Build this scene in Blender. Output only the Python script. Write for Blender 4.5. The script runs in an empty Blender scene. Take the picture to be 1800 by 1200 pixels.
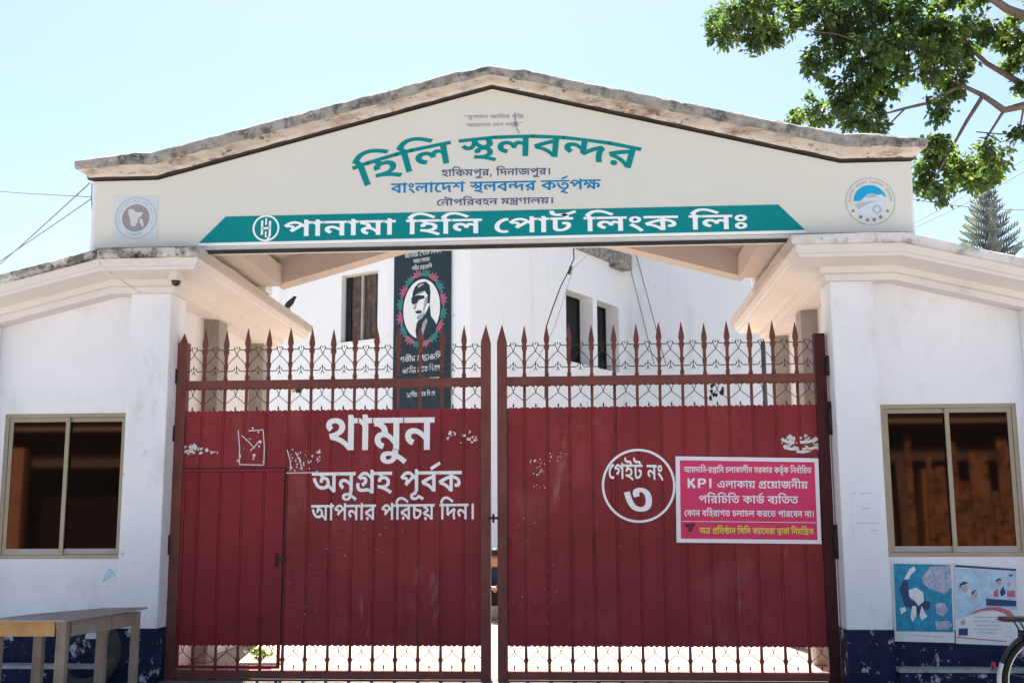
import bpy, bmesh, math, random
from math import sin, cos, pi, radians, sqrt, atan2
from mathutils import Vector, Matrix, geometry

# ------------------------------------------------------------------ camera, world, sun, exposure
scene = bpy.context.scene
COL = scene.collection
CAM = Vector((0.8183, -10.3107, 1.4309))
YAW, PITCH, ROLL, FPX = 0.0652, 0.1579, -0.0046, 1957.62       # focal length in pixels of an 1800 px wide frame
FWD = Vector((-sin(YAW)*cos(PITCH), cos(YAW)*cos(PITCH), sin(PITCH)))
RGT0 = Vector((cos(YAW), sin(YAW), 0)); UP0 = RGT0.cross(FWD)
RGT = cos(ROLL)*RGT0 + sin(ROLL)*UP0
UP = -sin(ROLL)*RGT0 + cos(ROLL)*UP0
cam_data = bpy.data.cameras.new('camera')
cam_data.sensor_width = 36.0
cam_data.lens = FPX/1800.0*36.0
cam_data.clip_start = 0.05
cam_data.clip_end = 2000
cam = bpy.data.objects.new('camera', cam_data)
COL.objects.link(cam)
cam.matrix_world = Matrix.Translation(CAM) @ Matrix((RGT, UP, -FWD)).transposed().to_4x4()
scene.camera = cam

SUN_EL, SUN_AZ = radians(58), radians(-9)                        # azimuth from +Y, towards +X
SUN_DIR = Vector((sin(SUN_AZ)*cos(SUN_EL), cos(SUN_AZ)*cos(SUN_EL), sin(SUN_EL)))
world = bpy.data.worlds.new('World'); scene.world = world
world.use_nodes = True
wn = world.node_tree.nodes; wl = world.node_tree.links
bg = wn['Background']
sky = wn.new('ShaderNodeTexSky'); sky.sky_type = 'NISHITA'; sky.sun_disc = False
sky.sun_elevation = SUN_EL; sky.sun_rotation = SUN_AZ
sky.air_density = 1.0; sky.dust_density = 0.9; sky.ozone_density = 1.5
wl.new(sky.outputs['Color'], bg.inputs['Color'])
bg.inputs['Strength'].default_value = 0.053
sun_data = bpy.data.lights.new('sun', 'SUN'); sun_data.energy = 5.0; sun_data.angle = radians(0.5)
sun_data.color = (1.0, 0.96, 0.90)
sun = bpy.data.objects.new('sun', sun_data); COL.objects.link(sun)
sun.rotation_euler = SUN_DIR.to_track_quat('Z', 'Y').to_euler()
scene.view_settings.view_transform = 'Standard'
scene.view_settings.look = 'None'
scene.view_settings.exposure = 2.02
scene.view_settings.gamma = 1.0
scene.view_settings.use_curve_mapping = False

# ------------------------------------------------------------------ helpers
def at(px, py, Y):
    """point of the vertical plane y = Y seen at photo pixel (px, py)"""
    d = FWD + RGT*((px-900)/FPX) - UP*((py-600)/FPX)
    return CAM + d*((Y-CAM.y)/d.y)

def tag(o, label=None, cat=None, group=None, kind=None):
    if label: o['label'] = label
    if cat: o['category'] = cat
    if group: o['group'] = group
    if kind: o['kind'] = kind
    return o

def empty(name, loc=(0, 0, 0), rz=0.0):
    o = bpy.data.objects.new(name, None); COL.objects.link(o)
    o.location = loc; o.rotation_euler = (0, 0, rz); o.empty_display_size = 0.2
    return o

class MB:
    """collects shapes and links them as one mesh object"""
    def __init__(self): self.v = []; self.f = []; self.mi = []; self.sm = []
    def add(self, vs, fs, mi=0, smooth=False):
        n = len(self.v); self.v += [tuple(p) for p in vs]
        for q in fs:
            self.f.append(tuple(i+n for i in q)); self.mi.append(mi); self.sm.append(smooth)
    def box(self, x0, x1, y0, y1, z0, z1, mi=0):
        self.add([(x0,y0,z0),(x1,y0,z0),(x1,y1,z0),(x0,y1,z0),(x0,y0,z1),(x1,y0,z1),(x1,y1,z1),(x0,y1,z1)],
                 [(0,3,2,1),(4,5,6,7),(0,1,5,4),(1,2,6,5),(2,3,7,6),(3,0,4,7)], mi)
    def obox(self, c, ux, uy, uz, mi=0):
        c, ux, uy, uz = Vector(c), Vector(ux), Vector(uy), Vector(uz)
        vs = [c+a*ux+b*uy+d*uz for d in (-1,1) for a, b in ((-1,-1),(1,-1),(1,1),(-1,1))]
        self.add(vs, [(0,3,2,1),(4,5,6,7),(0,1,5,4),(1,2,6,5),(2,3,7,6),(3,0,4,7)], mi)
    def prism(self, poly, a, b, axis='y', mi=0):
        """polygon in the plane across `axis`, extruded from a to b (y: (x,z), x: (y,z), z: (x,y))"""
        def P(p, t):
            return {'y': (p[0], t, p[1]), 'x': (t, p[0], p[1]), 'z': (p[0], p[1], t)}[axis]
        n = len(poly)
        vs = [P(p, a) for p in poly] + [P(p, b) for p in poly]
        self.add(vs, [tuple(range(n)), tuple(range(2*n-1, n-1, -1))] + [(i, i+n, (i+1) % n+n, (i+1) % n) for i in range(n)], mi)
    def tube(self, pts, r, n=6, mi=0, caps=True):
        pts = [Vector(p) for p in pts]; m = len(pts)
        rs = r if isinstance(r, (list, tuple)) else [r]*m
        vs = []; ref = None
        for i in range(m):
            t = (pts[min(i+1, m-1)]-pts[max(i-1, 0)])
            t = t.normalized() if t.length > 1e-9 else Vector((0, 0, 1))
            if ref is None:
                ref = Vector((0, 0, 1)) if abs(t.z) < .9 else Vector((1, 0, 0))
            a = t.cross(ref)
            if a.length < 1e-6: a = t.orthogonal()
            a.normalize(); b = t.cross(a).normalized(); ref = a.cross(t)
            for k in range(n):
                w = 2*pi*k/n; vs.append(pts[i]+(a*cos(w)+b*sin(w))*rs[i])
        fs = [(i*n+k, i*n+(k+1) % n, (i+1)*n+(k+1) % n, (i+1)*n+k) for i in range(m-1) for k in range(n)]
        self.add(vs, fs, mi, n > 4)
        if caps:
            self.add([vs[k] for k in range(n)], [tuple(range(n-1, -1, -1))], mi)
            self.add([vs[(m-1)*n+k] for k in range(n)], [tuple(range(n))], mi)
    def lathe(self, prof, c, n=8, mi=0, axis='z'):
        """profile [(radius, height)] turned round an axis through c"""
        c = Vector(c); vs = []
        for r, h in prof:
            for k in range(n):
                w = 2*pi*(k+.5)/n
                p = (r*cos(w), r*sin(w), h) if axis == 'z' else ((r*cos(w), h, r*sin(w)) if axis == 'y' else (h, r*cos(w), r*sin(w)))
                vs.append(c+Vector(p))
        m = len(prof)
        self.add(vs, [(i*n+k, i*n+(k+1) % n, (i+1)*n+(k+1) % n, (i+1)*n+k) for i in range(m-1) for k in range(n)]
                 + [tuple(range(n-1, -1, -1)), tuple((m-1)*n+k for k in range(n))], mi, n > 6)
    def torus(self, c, R, r, axis='y', n=40, k=8, mi=0, a0=0, a1=2*pi):
        c = Vector(c); full = abs(a1-a0-2*pi) < 1e-6; m = n if full else n+1; vs = []
        for i in range(m):
            w = a0+(a1-a0)*i/n; e = (cos(w), sin(w))
            for j in range(k):
                q = 2*pi*j/k; rr = R+r*cos(q); h = r*sin(q)
                p = (rr*e[0], h, rr*e[1]) if axis == 'y' else ((rr*e[0], rr*e[1], h) if axis == 'z' else (h, rr*e[0], rr*e[1]))
                vs.append(c+Vector(p))
        self.add(vs, [(i*k+j, ((i+1) % m)*k+j, ((i+1) % m)*k+(j+1) % k, i*k+(j+1) % k) for i in range(n) for j in range(k)], mi, True)
    def build(self, name, mats, parent=None, bevel=0.0, fix=True):
        me = bpy.data.meshes.new(name)
        me.from_pydata(self.v, [], self.f)
        if not isinstance(mats, (list, tuple)): mats = [mats]
        for m in mats: me.materials.append(m)
        me.polygons.foreach_set('material_index', self.mi)
        me.polygons.foreach_set('use_smooth', self.sm)
        if fix:
            bm = bmesh.new(); bm.from_mesh(me)
            bmesh.ops.recalc_face_normals(bm, faces=bm.faces[:])
            bm.to_mesh(me); bm.free()
        me.update()
        o = bpy.data.objects.new(name, me); COL.objects.link(o)
        if parent: o.parent = parent; o.matrix_parent_inverse = parent_matrix(parent).inverted()
        if bevel:
            b = o.modifiers.new('bevel', 'BEVEL'); b.width = bevel; b.segments = 2; b.limit_method = 'ANGLE'; b.angle_limit = radians(40)
        return o

def parent_matrix(o):
    m = Matrix.LocRotScale(o.location, o.rotation_euler, o.scale)
    return m if o.parent is None else parent_matrix(o.parent) @ o.matrix_parent_inverse @ m

def copy_thing(o, loc, rz=None, label=None):
    """copy a thing with its parts and sub-parts"""
    c = o.copy(); COL.objects.link(c); c.location = loc
    if rz is not None: c.rotation_euler = (0, 0, rz)
    if label: c['label'] = label
    for ch in list(o.children):
        k = ch.copy(); COL.objects.link(k); k.parent = c
        for g in list(ch.children):
            q = g.copy(); COL.objects.link(q); q.parent = k
    return c

class Plane:
    """a flat picture plane: origin A, unit axes U (right) and V (up), normal N towards the viewer"""
    def __init__(self, A, U, V):
        self.A, self.U, self.V = Vector(A), Vector(U), Vector(V)
        self.N = self.U.cross(self.V).normalized()
    def p(self, x, y, lift=0.0): return self.A+self.U*x+self.V*y+self.N*lift

def sheet(mb, polys, plane, lift, mi=0, warp=None, thick=0.0):
    """fill closed outlines (non-zero winding) as flat faces on a plane"""
    pts = []; edges = []
    for c in polys:
        n = len(pts); m = len(c)
        pts += [Vector((p[0], p[1])) for p in c]
        edges += [(n+i, n+(i+1) % m) for i in range(m)]
    vs, es, fs, _, _, _ = geometry.delaunay_2d_cdt(pts, edges, [], 0, 1e-7)
    keep = []
    for q in fs:
        cx = sum(vs[i].x for i in q)/len(q); cy = sum(vs[i].y for i in q)/len(q); w = 0
        for c in polys:
            m = len(c)
            for i in range(m):
                x0, y0 = c[i][0], c[i][1]; x1, y1 = c[(i+1) % m][0], c[(i+1) % m][1]
                if (y0 <= cy) != (y1 <= cy):
                    if x0+(x1-x0)*(cy-y0)/(y1-y0) > cx: w += 1 if y1 > y0 else -1
        if w: keep.append(q)
    out = []
    for v in vs:
        x, y = (v.x, v.y) if warp is None else warp(v.x, v.y)
        out.append(plane.p(x, y, lift))
    mb.add(out, keep, mi)

def ellipse(cx, cy, rx, ry=None, n=40, a0=0, a1=2*pi):
    ry = ry or rx
    full = abs(a1-a0-2*pi) < 1e-6
    return [(cx+rx*cos(a0+(a1-a0)*i/n), cy+ry*sin(a0+(a1-a0)*i/n)) for i in range(n if full else n+1)]

def ring(cx, cy, r0, r1, n=48):
    return [ellipse(cx, cy, r1, n=n), ellipse(cx, cy, r0, n=n)[::-1]]

def stroke(pts, w):
    """polygon of a stroked open line"""
    L = []; R = []
    n = len(pts)
    for i in range(n):
        a = pts[max(i-1, 0)]; b = pts[min(i+1, n-1)]
        dx, dy = b[0]-a[0], b[1]-a[1]; l = sqrt(dx*dx+dy*dy) or 1
        nx, ny = -dy/l*w/2, dx/l*w/2
        L.append((pts[i][0]+nx, pts[i][1]+ny)); R.append((pts[i][0]-nx, pts[i][1]-ny))
    return R+L[::-1]

# ------------------------------------------------------------------ lettering outlines (quadratic contours) and words
# outlines: per glyph, per contour, pairs (2*x + on-curve bit, y)
GLYPHS = [
[[615,622,615,519,419,519,419,0,177,0,177,519,-19,519,-19,622,173,622,140,640,68,685,41,705,134,782,320,875,536,917,671,917,768,917,946,899,1136,858,1360,792,1505,746,1379,663,1220,716,994,783,802,814,699,814,600,814,456,778,350,721,313,689,328,673,378,637,407,622]],
[[519,488,698,488,910,433,1006,350,1007,306,1006,224,796,136,601,122,567,158,664,145,862,105,1058,51,1153,17,1021,-69,920,-32,712,27,484,75,234,111,93,123,135,221,204,212,336,202,411,202,540,202,692,229,760,275,761,305,760,344,642,390,539,390,478,390,404,379,372,357,373,342,372,336,380,321,385,316,157,299,144,314,128,352,129,368,128,404,224,458,398,488],[303,435,292,468,192,516,99,527,231,571,323,560,434,537,534,481,543,438],[1151,622,1151,519,-19,519,-19,622]],
[[1557,622,1557,519,1361,519,1361,0,1117,0,1117,319,1163,268,1128,297,1038,338,983,338,960,338,908,328,872,300,873,272,872,263,876,247,879,239,671,233,660,267,600,318,508,344,449,344,408,344,348,330,316,304,317,287,316,250,430,207,519,193,447,88,330,105,158,161,64,240,65,292,64,341,160,411,322,450,419,450,534,450,692,411,775,367,739,372,760,407,872,443,935,443,1006,443,1114,415,1165,391,1127,375,1122,397,1116,440,1117,462,1117,519,-19,519,-19,622]],
[[1031,281,884,281,678,343,629,397,661,399,644,369,574,311,458,272,375,272,314,272,204,291,96,342,39,390,211,443,258,404,320,381,359,381,400,381,464,406,502,469,505,527,739,527,750,495,794,439,860,397,946,375,1001,375,1058,375,1116,407,1117,436,1116,469,1036,529,979,551,1229,567,1260,553,1322,508,1364,450,1365,416,1364,346,1188,281],[1501,622,1501,519,-19,519,-19,622],[907,325,1034,325,1206,296,1306,248,1350,194,1351,169,1350,126,1276,69,1148,33,984,12,895,7,951,65,1024,57,1214,27,1406,-11,1483,-34,1387,-120,1264,-88,1052,-44,848,-13,634,10,511,19,549,115,612,107,762,96,837,96,992,96,1106,137,1107,172,1106,205,1012,242,939,242,872,242,818,219,819,200,818,190,826,177,831,171,603,158,588,172,574,205,575,218,574,253,660,301,810,325]],
[[1267,622,1267,519,1071,519,1071,0,827,0,756,55,546,141,286,199,137,211,41,324,226,377,658,472,873,500,835,466,835,519,-19,519,-19,622],[827,413,869,390,734,370,480,316,349,283,434,274,624,232,802,165,869,120,835,112,832,135,826,181,827,204]],
[[1869,622,1869,519,981,519,981,238,929,258,1002,299,1196,372,1430,437,1567,464,1739,390,1708,363,1668,305,1650,240,1651,203,1650,162,1682,67,1717,15,1479,-10,1442,44,1404,146,1405,205,1404,243,1432,312,1478,373,1505,398,1573,351,1456,327,1234,255,1028,172,937,128,739,193,739,354,745,365,742,388,738,434,739,458,739,519,-19,519,-19,622],[383,458,480,458,626,430,770,375,863,334,747,261,672,300,508,353,427,353,378,353,316,331,317,308,316,288,372,259,437,247,329,144,206,169,64,259,65,313,64,362,156,426,304,458]],
[[1267,622,1267,519,1071,519,1071,0,827,0,756,55,546,141,286,199,137,211,41,324,226,377,658,472,873,500,835,466,835,519,-19,519,-19,622],[827,413,869,390,734,370,480,316,349,283,434,274,624,232,802,165,869,120,835,112,832,135,826,181,827,204],[347,-11,286,-11,204,30,205,61,204,92,286,133,347,133,408,133,486,92,487,61,486,30,408,-11]],
[[615,622,615,519,419,519,419,0,177,0,177,449,152,480,62,519,-7,519,-19,519,-19,622,19,622,64,622,150,597,183,559,180,564,176,600,177,613,177,688,371,688,417,622]],
[[1717,622,1717,519,1065,519,1065,459,1067,423,1067,0,825,0,752,55,542,141,286,199,137,211,41,324,226,376,654,470,869,499,829,468,829,519,-19,519,-19,622],[825,412,867,388,774,375,602,342,434,304,349,283,436,274,624,231,800,164,865,121,833,112,830,130,824,175,825,201],[1627,264,1626,231,1572,171,1442,133,1329,133,1288,133,1220,136,1191,139,1201,241,1210,240,1240,239,1265,239,1340,239,1388,267,1389,286,1388,324,1208,380,1037,394,1039,497,1200,486,1466,425,1626,329]],
[[1303,622,1303,519,1107,519,1107,0,863,0,863,131,899,78,824,129,686,206,546,248,469,248,416,248,342,221,343,194,342,167,422,135,497,122,425,15,306,32,160,90,90,161,91,198,90,250,188,318,344,350,427,350,528,350,698,320,840,262,907,217,869,205,866,228,862,277,863,301,863,519,-19,519,-19,622],[635,321,634,316,632,299,629,290,391,321,386,370,324,427,180,457,51,463,99,559,207,543,320,537,484,503,586,450,634,373]],
[[1533,622,1533,519,1337,519,1337,0,1093,0,1093,393,1111,339,1046,385,918,454,796,502,668,526,601,526,520,526,390,496,282,444,229,410,221,429,258,441,346,460,405,460,508,460,602,404,603,367,602,352,598,326,595,321,539,329,558,341,610,368,670,395,697,407,939,514,1085,439,499,171,329,250,511,334,437,285,359,261,392,278,428,315,429,332,428,357,374,379,333,379,304,379,250,371,219,361,31,449,120,505,290,586,478,629,593,629,696,629,866,593,1030,526,1119,478,1105,461,1100,482,1092,535,1093,561,1093,688,1289,688,1335,622]],
[[-603,-266,-670,-266,-812,-241,-910,-188,-909,-144,-910,-89,-746,-24,-591,-24,-452,-24,-206,-63,40,-138,183,-193,51,-271,-70,-217,-284,-145,-476,-109,-563,-109,-628,-109,-686,-130,-685,-147,-686,-167,-632,-185,-587,-185,-534,-185,-466,-159,-432,-121,-418,-78,-417,-60,-417,14,-175,14,-175,-35,-176,-67,-204,-146,-292,-218,-464,-266]],
[[447,136,461,124,442,87,386,3,324,-80,291,-119,91,-119,120,-57,174,82,189,136]],
[[1285,622,1285,519,397,519,397,238,345,258,418,299,612,372,846,437,981,464,1155,390,1124,363,1084,305,1064,240,1065,203,1064,162,1096,67,1133,15,895,-10,858,44,820,146,821,205,820,243,846,312,894,373,919,398,989,351,872,327,648,255,444,172,353,128,153,193,153,519,-19,519,-19,622]],
[[1277,622,1277,519,1083,519,1083,0,839,0,839,216,877,163,814,205,668,272,518,313,447,313,392,313,316,287,317,259,316,236,384,203,459,189,349,86,216,112,64,207,65,264,64,317,164,385,320,418,403,418,496,418,662,389,812,336,883,298,845,289,840,313,838,363,839,385,839,519,-19,519,-19,622]],
[[867,36,726,36,480,76,272,166,100,321,37,435,269,467,338,346,504,204,718,144,857,144,998,144,1126,197,1127,242,1126,275,1096,319,1081,334,1253,330,1190,302,1066,259,922,233,827,233,742,233,608,262,532,320,533,365,532,406,628,486,753,521,714,520,644,519,603,519,-19,519,-19,622,1985,622,1985,519,1387,519,1332,519,1204,522,1155,523,1026,500,858,450,776,401,777,378,776,356,824,336,857,336,914,336,1004,361,1063,383,1333,342,1346,322,1366,269,1367,239,1366,189,1268,96,1048,36],[1763,199,1762,157,1794,65,1829,15,1591,-10,1552,45,1516,147,1517,207,1516,247,1540,321,1565,351,1414,361,1198,405,1052,472,1005,515,1257,529,1282,509,1374,474,1522,452,1631,452,1654,452,1698,454,1729,455,1843,361,1802,325,1762,247]],
[[363,0,363,622,611,622,611,0]],
[[277,317,404,279,622,179,800,64,871,3,683,-46,606,9,450,103,256,187,127,226],[135,476,134,520,214,585,352,622,439,622,524,622,662,585,742,520,743,476,742,433,662,367,524,330,439,330,352,330,214,366,134,433],[325,476,324,450,388,418,439,418,488,418,552,451,553,476,552,501,488,533,439,533,388,533,324,501]],
[[799,622,799,519,699,519,632,504,502,456,398,390,336,310,337,263,336,201,410,129,522,101,579,101,616,101,684,108,729,120,823,28,760,9,632,-5,565,-5,420,-5,204,57,88,176,89,260,88,331,192,452,380,542,505,564,377,523,344,521,262,519,201,519,-19,519,-19,622]],
[[1435,622,1435,519,1239,519,1239,0,997,0,997,508,1005,530,1000,549,996,586,997,605,997,688,1191,688,1239,622],[699,629,782,629,912,599,1016,543,1057,506,1055,377,990,444,832,526,731,526,670,526,586,493,587,459,586,423,706,385,831,383,805,271,662,275,490,326,414,409,415,461,414,519,492,593,624,629],[163,629,252,629,408,592,502,512,503,447,502,403,424,322,250,271,111,271,87,382,180,384,284,405,326,438,327,457,326,491,234,526,155,526,112,526,42,522,1,516,-21,620,28,625,118,629]],
[[853,36,668,36,360,111,120,285,37,435,269,467,332,356,484,213,688,144,825,144,906,144,1022,160,1098,193,1134,240,1135,269,1134,305,1080,354,994,380,943,380,890,380,826,354,827,330,826,319,834,297,843,286,611,268,592,290,576,329,577,345,576,393,672,453,830,481,921,481,1066,481,1270,423,1378,323,1379,259,1378,199,1268,97,1036,36],[1475,622,1475,519,-19,519,-19,622]],
[[-585,737,101,917,199,830,-477,644]],
[[-739,-70,-662,-51,-480,-11,-294,27,-207,43,-135,-44,-198,-54,-344,-78,-480,-106,-529,-118,-527,-93,-406,-96,-182,-125,10,-168,85,-192,-19,-271,-122,-240,-328,-201,-542,-177,-653,-170]],
[[1941,622,1941,519,1315,519,1315,0,1071,0,1071,104,1081,133,1076,153,1070,198,1071,230,1071,373,1077,395,1077,519,-19,519,-19,622],[1857,247,1856,214,1796,152,1666,112,1561,112,1532,112,1468,115,1439,118,1449,221,1458,220,1488,219,1507,219,1574,219,1612,243,1613,257,1612,271,1590,292,1567,299,1526,313,1398,323,1301,323,1157,323,1024,323,820,359,700,439,701,507,700,517,706,545,711,558,935,542,930,534,926,518,927,511,926,462,1030,425,1137,425,1277,425,1484,425,1704,390,1767,359,1814,335,1856,279],[717,254,802,254,950,221,1078,161,1133,122,1117,61,1081,15,1018,60,904,121,796,153,741,153,714,153,674,143,654,126,655,113,654,104,666,80,677,69,441,51,424,69,404,109,405,127,404,161,452,209,540,239,652,254],[379,448,516,448,698,393,788,304,789,250,788,231,780,194,777,184,543,190,546,199,550,225,551,244,550,267,522,314,456,347,403,347,364,347,318,327,319,307,318,298,326,278,335,269,99,251,84,268,66,305,67,323,66,356,116,403,204,434,316,448],[209,380,212,389,214,414,215,423,214,471,114,541,7,559,301,583,380,556,456,472,457,426,456,413,448,380,443,369]],
[[799,622,799,519,699,519,632,504,502,456,398,390,336,310,337,263,336,201,410,129,522,101,579,101,616,101,684,108,729,120,823,28,760,9,632,-5,565,-5,420,-5,204,57,88,176,89,260,88,324,168,437,306,530,488,601,589,622]],
[[419,0,177,0,177,519,-19,519,-19,622,615,622,615,519,419,519],[187,622,184,655,118,684,43,684,-297,684,-446,684,-626,711,-679,738,-722,759,-758,817,-757,855,-758,870,-754,895,-747,912,-517,905,-520,895,-522,880,-521,874,-522,853,-504,819,-483,808,-460,797,-386,786,-303,786,37,786,152,786,288,769,335,746,372,728,414,668,417,622]],
[[991,280,924,280,816,290,710,315,643,338,586,359,522,374,495,374,462,374,420,358,421,343,420,329,456,306,487,293,335,218,278,243,184,309,185,356,184,397,262,451,384,478,447,478,536,478,670,449,755,420,832,394,914,375,965,375,1018,375,1076,405,1077,436,1076,469,996,529,939,551,1187,567,1218,553,1280,507,1322,450,1323,416,1322,352,1154,280],[1479,622,1479,519,-19,519,-19,622],[963,369,1046,369,1150,355,1191,340,1230,326,1282,276,1283,226,1283,-117,1039,-117,1010,-79,906,-54,841,-54,778,-54,666,-62,552,-71,483,-71,410,-71,266,-57,142,-17,64,58,65,118,64,136,74,179,83,196,319,180,314,168,306,141,307,127,306,88,372,47,468,33,513,33,576,33,676,42,770,50,823,50,888,50,1000,25,1039,-4,1039,223,1038,241,1026,261,1011,266,998,272,962,276,941,276,906,276,830,263,766,242,726,216,727,204,726,194,756,183,793,183,808,183,844,185,857,186,883,96,858,93,780,88,731,88,660,88,554,109,492,152,493,186,492,224,574,289,710,340,878,369]],
[[1299,622,1299,519,1103,519,1103,0,859,0,859,423,905,364,834,410,690,482,540,524,465,524,420,524,354,507,318,476,319,453,318,430,362,393,476,372,581,369,553,248,388,257,170,312,66,398,67,456,66,509,162,587,326,629,427,629,530,629,698,593,840,533,909,497,867,497,864,520,858,573,859,595,859,688,1055,688,1101,622]],
[[1337,622,1337,519,1141,519,1141,0,897,0,816,51,602,122,330,168,159,180,69,288,126,306,250,341,384,376,451,392,368,417,174,455,57,465,129,545,191,519,-19,519,-19,622],[897,519,313,519,327,527,398,517,530,482,642,441,687,421,709,339,648,327,526,298,406,269,355,253,349,261,454,253,678,211,880,144,947,100,911,93,900,118,896,169,897,197],[349,-23,288,-23,206,18,207,49,206,80,288,121,349,121,408,121,488,80,489,49,488,18,408,-23]],
[[1197,622,1197,519,411,519,411,216,410,180,428,148,443,140,472,124,539,124,596,124,704,149,757,175,804,197,854,248,855,274,854,295,802,321,745,321,720,321,674,319,657,316,623,417,664,422,752,428,809,428,908,428,1032,394,1094,334,1095,294,1094,238,998,140,921,102,840,65,638,21,525,21,422,21,304,41,265,60,224,78,168,145,169,215,169,519,-19,519,-19,622],[767,622,764,655,702,684,625,684,467,684,318,684,138,711,85,738,44,759,6,817,7,855,6,870,10,895,17,912,247,905,244,895,242,881,243,874,242,853,260,819,283,808,304,797,380,786,461,786,619,786,732,786,868,769,917,746,952,728,994,668,997,622]],
[[135,476,134,520,214,585,352,622,439,622,524,622,662,585,742,520,743,476,742,433,662,367,524,330,439,330,352,330,214,366,134,433],[325,476,324,450,388,418,439,418,488,418,552,451,553,476,552,501,488,533,439,533,388,533,324,501],[135,147,134,190,214,255,352,292,439,292,524,292,662,255,742,190,743,147,742,103,662,37,524,0,439,0,352,0,214,36,134,103],[325,147,324,121,388,89,439,89,488,89,552,121,553,146,552,172,488,204,439,204,388,204,324,171]],
[[1429,622,1429,519,1235,519,1235,0,991,0,900,57,690,138,430,193,263,206,203,318,319,292,506,281,754,232,924,170,995,137,992,160,990,207,991,233,991,688,1187,688,1233,622],[449,625,596,625,780,577,872,498,873,453,872,371,616,267,395,253,275,266,203,318,356,331,542,368,626,419,627,451,626,482,538,525,449,525,380,525,316,499,317,483,316,470,348,449,377,440,227,361,192,373,120,406,74,453,75,485,74,523,158,587,324,625]],
[[1915,622,1915,519,1721,519,1721,0,1477,0,1420,54,1224,133,1129,160,1233,241,1308,219,1442,165,1483,139,1480,151,1478,174,1476,199,1477,213,1477,519,-19,519,-19,622],[789,84,628,84,350,148,122,300,37,431,267,464,332,368,474,248,658,191,779,191,876,191,1000,217,1060,266,1061,298,1060,340,970,389,901,389,852,389,800,365,801,345,800,337,808,317,815,309,585,292,568,311,554,347,555,360,554,407,644,463,790,489,871,489,1004,489,1198,436,1302,344,1303,285,1302,231,1196,139,968,84],[675,435,666,468,566,516,473,527,603,571,695,560,806,537,906,481,917,438]],
[[1531,622,1531,519,1335,519,1335,0,1091,0,1091,407,1141,360,1090,393,984,453,870,499,744,526,673,526,574,526,460,482,409,453,385,453,420,466,524,483,599,483,688,483,810,449,872,392,873,358,872,303,718,207,559,161,421,261,512,282,638,329,639,359,638,376,590,398,539,398,496,398,412,386,361,372,159,452,226,504,380,583,556,629,661,629,756,629,922,595,1086,529,1179,481,1099,493,1098,505,1090,553,1091,585,1091,688,1289,688,1333,622],[1335,-43,1095,-43,1072,-11,966,19,885,19,828,19,704,11,570,2,493,2,426,2,278,17,148,58,68,137,69,202,68,223,78,271,87,289,323,273,314,260,304,220,305,205,304,162,364,120,464,106,527,106,592,106,702,115,812,123,875,123,938,123,1050,97,1091,69,1091,83,1335,134]],
[[-381,-257,-460,-257,-596,-232,-680,-179,-679,-135,-680,-85,-526,-28,-417,-25,-417,16,-175,16,-175,-45,-267,-108,-282,-107,-322,-106,-341,-106,-394,-106,-452,-120,-451,-138,-452,-154,-394,-171,-353,-171,-264,-171,-126,-123,-71,-91,28,-108,228,-158,327,-187,219,-271,144,-246,18,-208,-33,-196,-80,-215,-178,-242,-300,-257]],
[[1913,622,1913,519,1721,519,1721,0,1477,0,1420,54,1224,133,1129,160,1233,241,1308,219,1442,165,1483,139,1480,151,1478,174,1476,199,1477,213,1477,519,-19,519,-19,622],[789,84,628,84,350,148,122,300,37,431,267,464,332,368,474,248,658,191,779,191,876,191,1000,217,1060,266,1061,298,1060,340,970,389,901,389,852,389,800,365,801,345,800,337,808,317,815,309,585,292,568,311,554,347,555,360,554,407,644,463,790,489,871,489,1004,489,1198,436,1302,344,1303,285,1302,231,1196,139,968,84],[675,435,666,468,566,516,473,527,603,571,695,560,806,537,906,481,917,438],[2509,622,2509,519,2313,519,2313,0,2071,0,2071,451,2038,488,1962,519,1911,519,1883,519,1883,622,1921,622,1964,622,2046,593,2079,559,2076,564,2070,600,2071,613,2071,688,2265,688,2311,622]],
[[1197,622,1197,519,411,519,411,493,407,403,408,391,410,362,411,349,411,216,410,180,428,148,443,140,472,124,539,124,598,124,704,149,757,175,802,197,854,247,855,273,854,298,796,317,749,317,731,317,664,317,566,329,509,345,468,357,404,385,383,401,399,517,438,486,540,444,670,422,747,422,785,422,886,422,994,404,1033,384,1064,370,1094,324,1095,299,1094,238,998,140,921,102,840,64,638,21,525,21,422,21,304,41,267,59,224,78,168,145,169,215,169,519,-19,519,-19,622]],
[[965,0,965,407,1015,360,964,393,858,453,744,499,618,526,547,526,450,526,334,482,283,453,259,453,296,466,398,483,473,483,562,483,684,449,746,392,747,358,746,299,574,200,399,151,257,251,370,277,512,328,513,359,512,376,466,398,413,398,370,398,286,386,235,372,33,452,102,504,252,583,430,629,535,629,632,629,798,595,960,529,1053,481,975,493,972,505,964,553,965,585,965,688,1163,688,1207,622,1405,622,1405,519,1209,519,1209,0]],
[[711,622,708,655,644,684,569,684,445,684,296,684,116,711,63,738,22,759,-16,817,-15,855,-16,870,-12,895,-5,912,225,905,222,895,220,880,221,874,220,853,238,819,259,808,282,797,358,786,439,786,563,786,676,786,812,769,861,746,896,728,938,668,941,622],[519,488,698,488,910,433,1006,350,1007,306,1006,224,796,136,601,122,567,158,664,145,862,105,1058,51,1153,17,1021,-69,920,-32,712,27,484,75,234,111,93,123,135,221,204,212,336,202,411,202,540,202,692,229,760,275,761,305,760,344,642,390,539,390,478,390,404,379,372,357,373,342,372,336,380,321,385,316,157,299,144,314,128,352,129,368,128,404,224,458,398,488],[303,435,292,468,192,516,99,527,231,571,323,560,434,537,534,481,543,438],[1151,622,1151,519,-19,519,-19,622]],
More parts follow.
